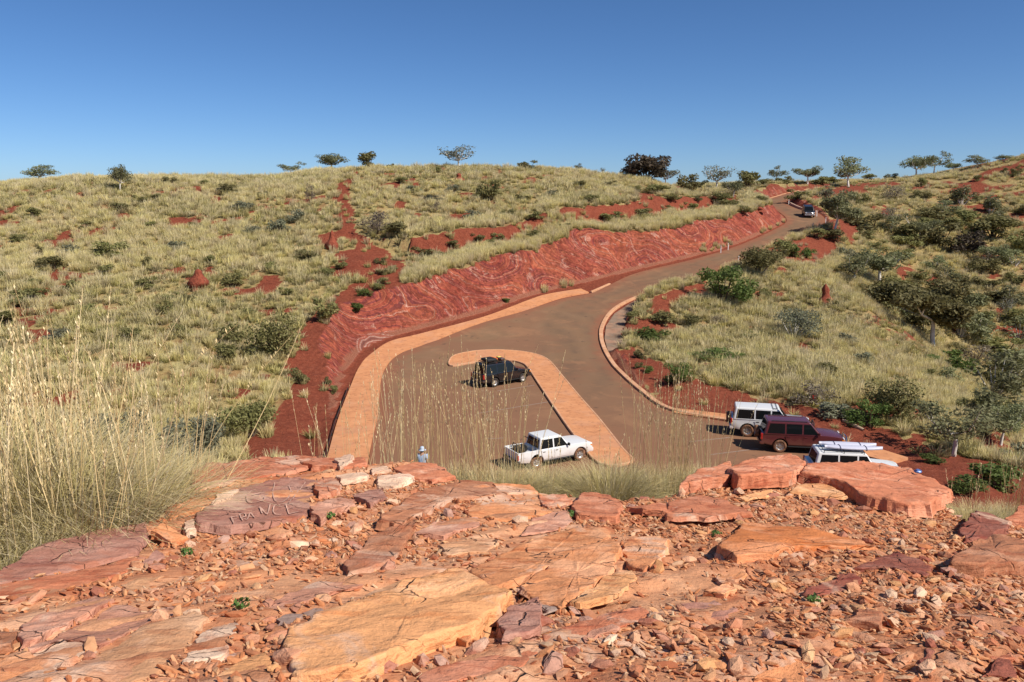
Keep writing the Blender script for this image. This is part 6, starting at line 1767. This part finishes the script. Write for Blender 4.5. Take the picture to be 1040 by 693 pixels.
# ---------------------------------------------------------------- the walker below the rim
def skin_mesh(name, joints, edges, radii, mat, parent=None, sub=2, root=0):
    me = bpy.data.meshes.new(name)
    me.from_pydata([tuple(j) for j in joints], edges, [])
    me.materials.append(mat)
    o = obj(name, me, parent)
    m = o.modifiers.new('skin', 'SKIN'); m.use_smooth_shade = True
    for i, d in enumerate(me.skin_vertices[0].data):
        r_ = radii[i]; d.radius = (r_, r_) if not isinstance(r_, tuple) else r_
        d.use_root = (i == root)
    s = o.modifiers.new('subdivision', 'SUBSURF'); s.levels = sub; s.render_levels = sub
    return o
M_SKIN = plain('skin', (.45, .26, .18), .6)
M_SHIRT = plain('pale_blue_shirt', (.34, .43, .58), .85, var=.08)
M_SHORT = plain('khaki_shorts', (.28, .22, .14), .85, var=.1)
M_HAT = plain('white_blue_hat', (.45, .52, .62), .85, var=.08)
M_HAIR = plain('brown_hair', (.07, .045, .03), .7)
pp = PY(428.5, 458, 33.0)
gzp = float(hz(pp[0], pp[1]))
person = empty('person', (pp[0], pp[1], gzp), math.radians(80))
tag(person, 'person in a pale blue shirt and light hat below the rim', 'person')
J = []; E = []; RR = []
def jn(p, r_, par=None):
    J.append(p); RR.append(r_)
    if par is not None: E.append((par, len(J) - 1))
    return len(J) - 1
pel = jn((0, 0, .95), .13)
wa = jn((.0, 0, 1.12), .12, pel); ch = jn((.02, 0, 1.33), .14, wa); nk = jn((.02, 0, 1.49), .055, ch); hdj = jn((.04, 0, 1.57), .075, nk); jn((.045, 0, 1.66), .085, hdj)
jn((.135, 0, 1.60), .016, hdj)
for s in (-1, 1):
    sh_ = jn((.02, s * .19, 1.42), .055, ch); el = jn((-.02, s * .25, 1.14), .042, sh_); wr = jn((.10, s * .25, .91), .030, el); pm = jn((.13, s * .25, .84), .032, wr)
    for k in range(4):
        f1 = jn((.145 + .004 * k, s * (.222 + .019 * k), .79), .0095, pm); jn((.150 + .002 * k, s * (.224 + .018 * k), .752 + .004 * abs(k - 1)), .0085, f1)
    th1 = jn((.155, s * .215, .835), .011, pm); jn((.175, s * .205, .805), .009, th1)
    hp = jn((0, s * .10, .90), .085, pel); kn = jn((.06 * s + .02, s * .11, .50), .058, hp); an = jn((.09 * s, s * .115, .09), .040, kn); jn((.09 * s + .13, s * .125, .035), .035, an)
body = skin_mesh('body', J, E, RR, M_SKIN, person)
skin_mesh('shirt', [(0, 0, .93), (0, 0, 1.12), (.02, 0, 1.34), (.02, 0, 1.455), (.02, .19, 1.425), (-.005, .228, 1.24), (.02, -.19, 1.425), (-.005, -.228, 1.24)], [(0, 1), (1, 2), (2, 3), (2, 4), (4, 5), (2, 6), (6, 7)], [(.16, .19), (.14, .17), (.15, .19), .08, .075, .068, .075, .068], M_SHIRT, person)
skin_mesh('shorts', [(0, 0, .95), (0, .10, .86), (.045, .112, .60), (0, -.10, .86), (-.02, -.112, .60)], [(0, 1), (1, 2), (0, 3), (3, 4)], [(.145, .17), .11, .088, .11, .088], M_SHORT, person)
lathe_o = None
hat = bpy.data.objects.new('hat', None); hat = None
V = []; n = 28
prof = [(.001, .135), (.05, .13), (.092, .10), (.105, .045), (.107, .0), (.165, -.022), (.168, -.030), (.105, -.012)]
for i in range(n):
    a = 2 * math.pi * i / n
    for r_, z_ in prof: V.append((r_ * math.cos(a), r_ * math.sin(a), z_))
k = len(prof)
Q = [(i * k + j, i * k + j + 1, ((i + 1) % n) * k + j + 1, ((i + 1) % n) * k + j) for i in range(n) for j in range(k - 1)]
obj('hat', mesh_np('hat', np.array(V), np.array(Q), M_HAT, True), person, loc=(.045, 0, 1.665))
bm = bmesh.new(); bmesh.ops.create_uvsphere(bm, u_segments=12, v_segments=8, radius=.088)
obj('hair', bm_mesh('hair', bm, M_HAIR, True), person, loc=(.02, 0, 1.625))
for s in (-1, 1):
    bm = bmesh.new(); bmesh.ops.create_uvsphere(bm, u_segments=8, v_segments=6, radius=.011)
    obj('eye', bm_mesh('eye', bm, M_HAIR, True), person, loc=(.122, s * .032, 1.625))
    bm = bmesh.new(); bmesh.ops.create_uvsphere(bm, u_segments=8, v_segments=6, radius=.026)
    o = obj('ear', bm_mesh('ear', bm, M_SKIN, True), person, loc=(.04, s * .088, 1.61)); o.scale = (.6, .4, 1)
bm = bmesh.new(); b_box(bm, (0, 0, 0), (.01, .045, .012), None, .003)
obj('mouth', bm_mesh('mouth', bm, plain('lips', (.33, .12, .10), .6)), person, loc=(.121, 0, 1.555))

# ---------------------------------------------------------------- labels for the look-alikes
SLM = [('the huge ochre slab', 405, 645), ('the scratched mauve slab', 262, 512), ('the tilted brown slab', 388, 556), ('the shield shaped slab', 530, 638), ('the bright orange slab', 578, 588), ('the pitted orange rock', 795, 555), ('the huge ledge slab', 890, 495),
       ('the arrowhead stone', 878, 630), ('the pink cracked slab', 65, 636), ('the large mauve slab', 75, 566), ('the long red slab', 605, 638), ('the tilted dark wedge', 845, 598), ('the smooth brown dome', 450, 510), ('the shadowed brown rock', 1005, 572),
       ('the maroon lump', 947, 676), ('the bottom orange rock', 795, 686), ('the pink straight-edged slab', 718, 517), ('the red triangular stone', 756, 669), ('the cream rock', 215, 655), ('the long pink splinter', 1000, 635), ('the flat sunken mauve plate', 720, 621), ('the blotched slab', 545, 570), ('the yellow ledge rock', 830, 499), ('the dark red boulder', 1000, 537)]
ORD = ['', 'second nearest to it', 'third nearest to it', 'fourth nearest to it', 'fifth nearest to it', 'sixth nearest to it', 'seventh nearest to it', 'eighth nearest to it', 'ninth nearest to it', 'tenth nearest to it']
def auto_label(items, lms, suffix=''):
    from collections import defaultdict
    b = defaultdict(list)
    for o, desc, u, v in items:
        nm, lu, lv = min(lms, key=lambda m: (m[1] - u) ** 2 + (1.6 * (m[2] - v)) ** 2)
        du, dv = u - lu, v - lv
        if nm.endswith('edge of the picture'): rel = 'near'
        elif abs(du) > 1.3 * abs(dv): rel = 'left of' if du < 0 else 'right of'
        else: rel = 'above' if dv < 0 else 'below'
        b[(desc, rel, nm)].append((du * du + dv * dv, o))
    for (desc, rel, nm), L in b.items():
        L.sort(key=lambda q: q[0])
        for i, (_, o) in enumerate(L):
            tail = '' if len(L) == 1 else ', the nearest to it' if i == 0 else ', ' + ORD[min(i, 9)]
            o['label'] = '%s %s %s%s' % (desc, rel, nm, tail)
auto_label(AUTO, LM)
auto_label([(o, 'loose %s stone' % w, u, v) for o, w, u, v in LOOSE], SLM)
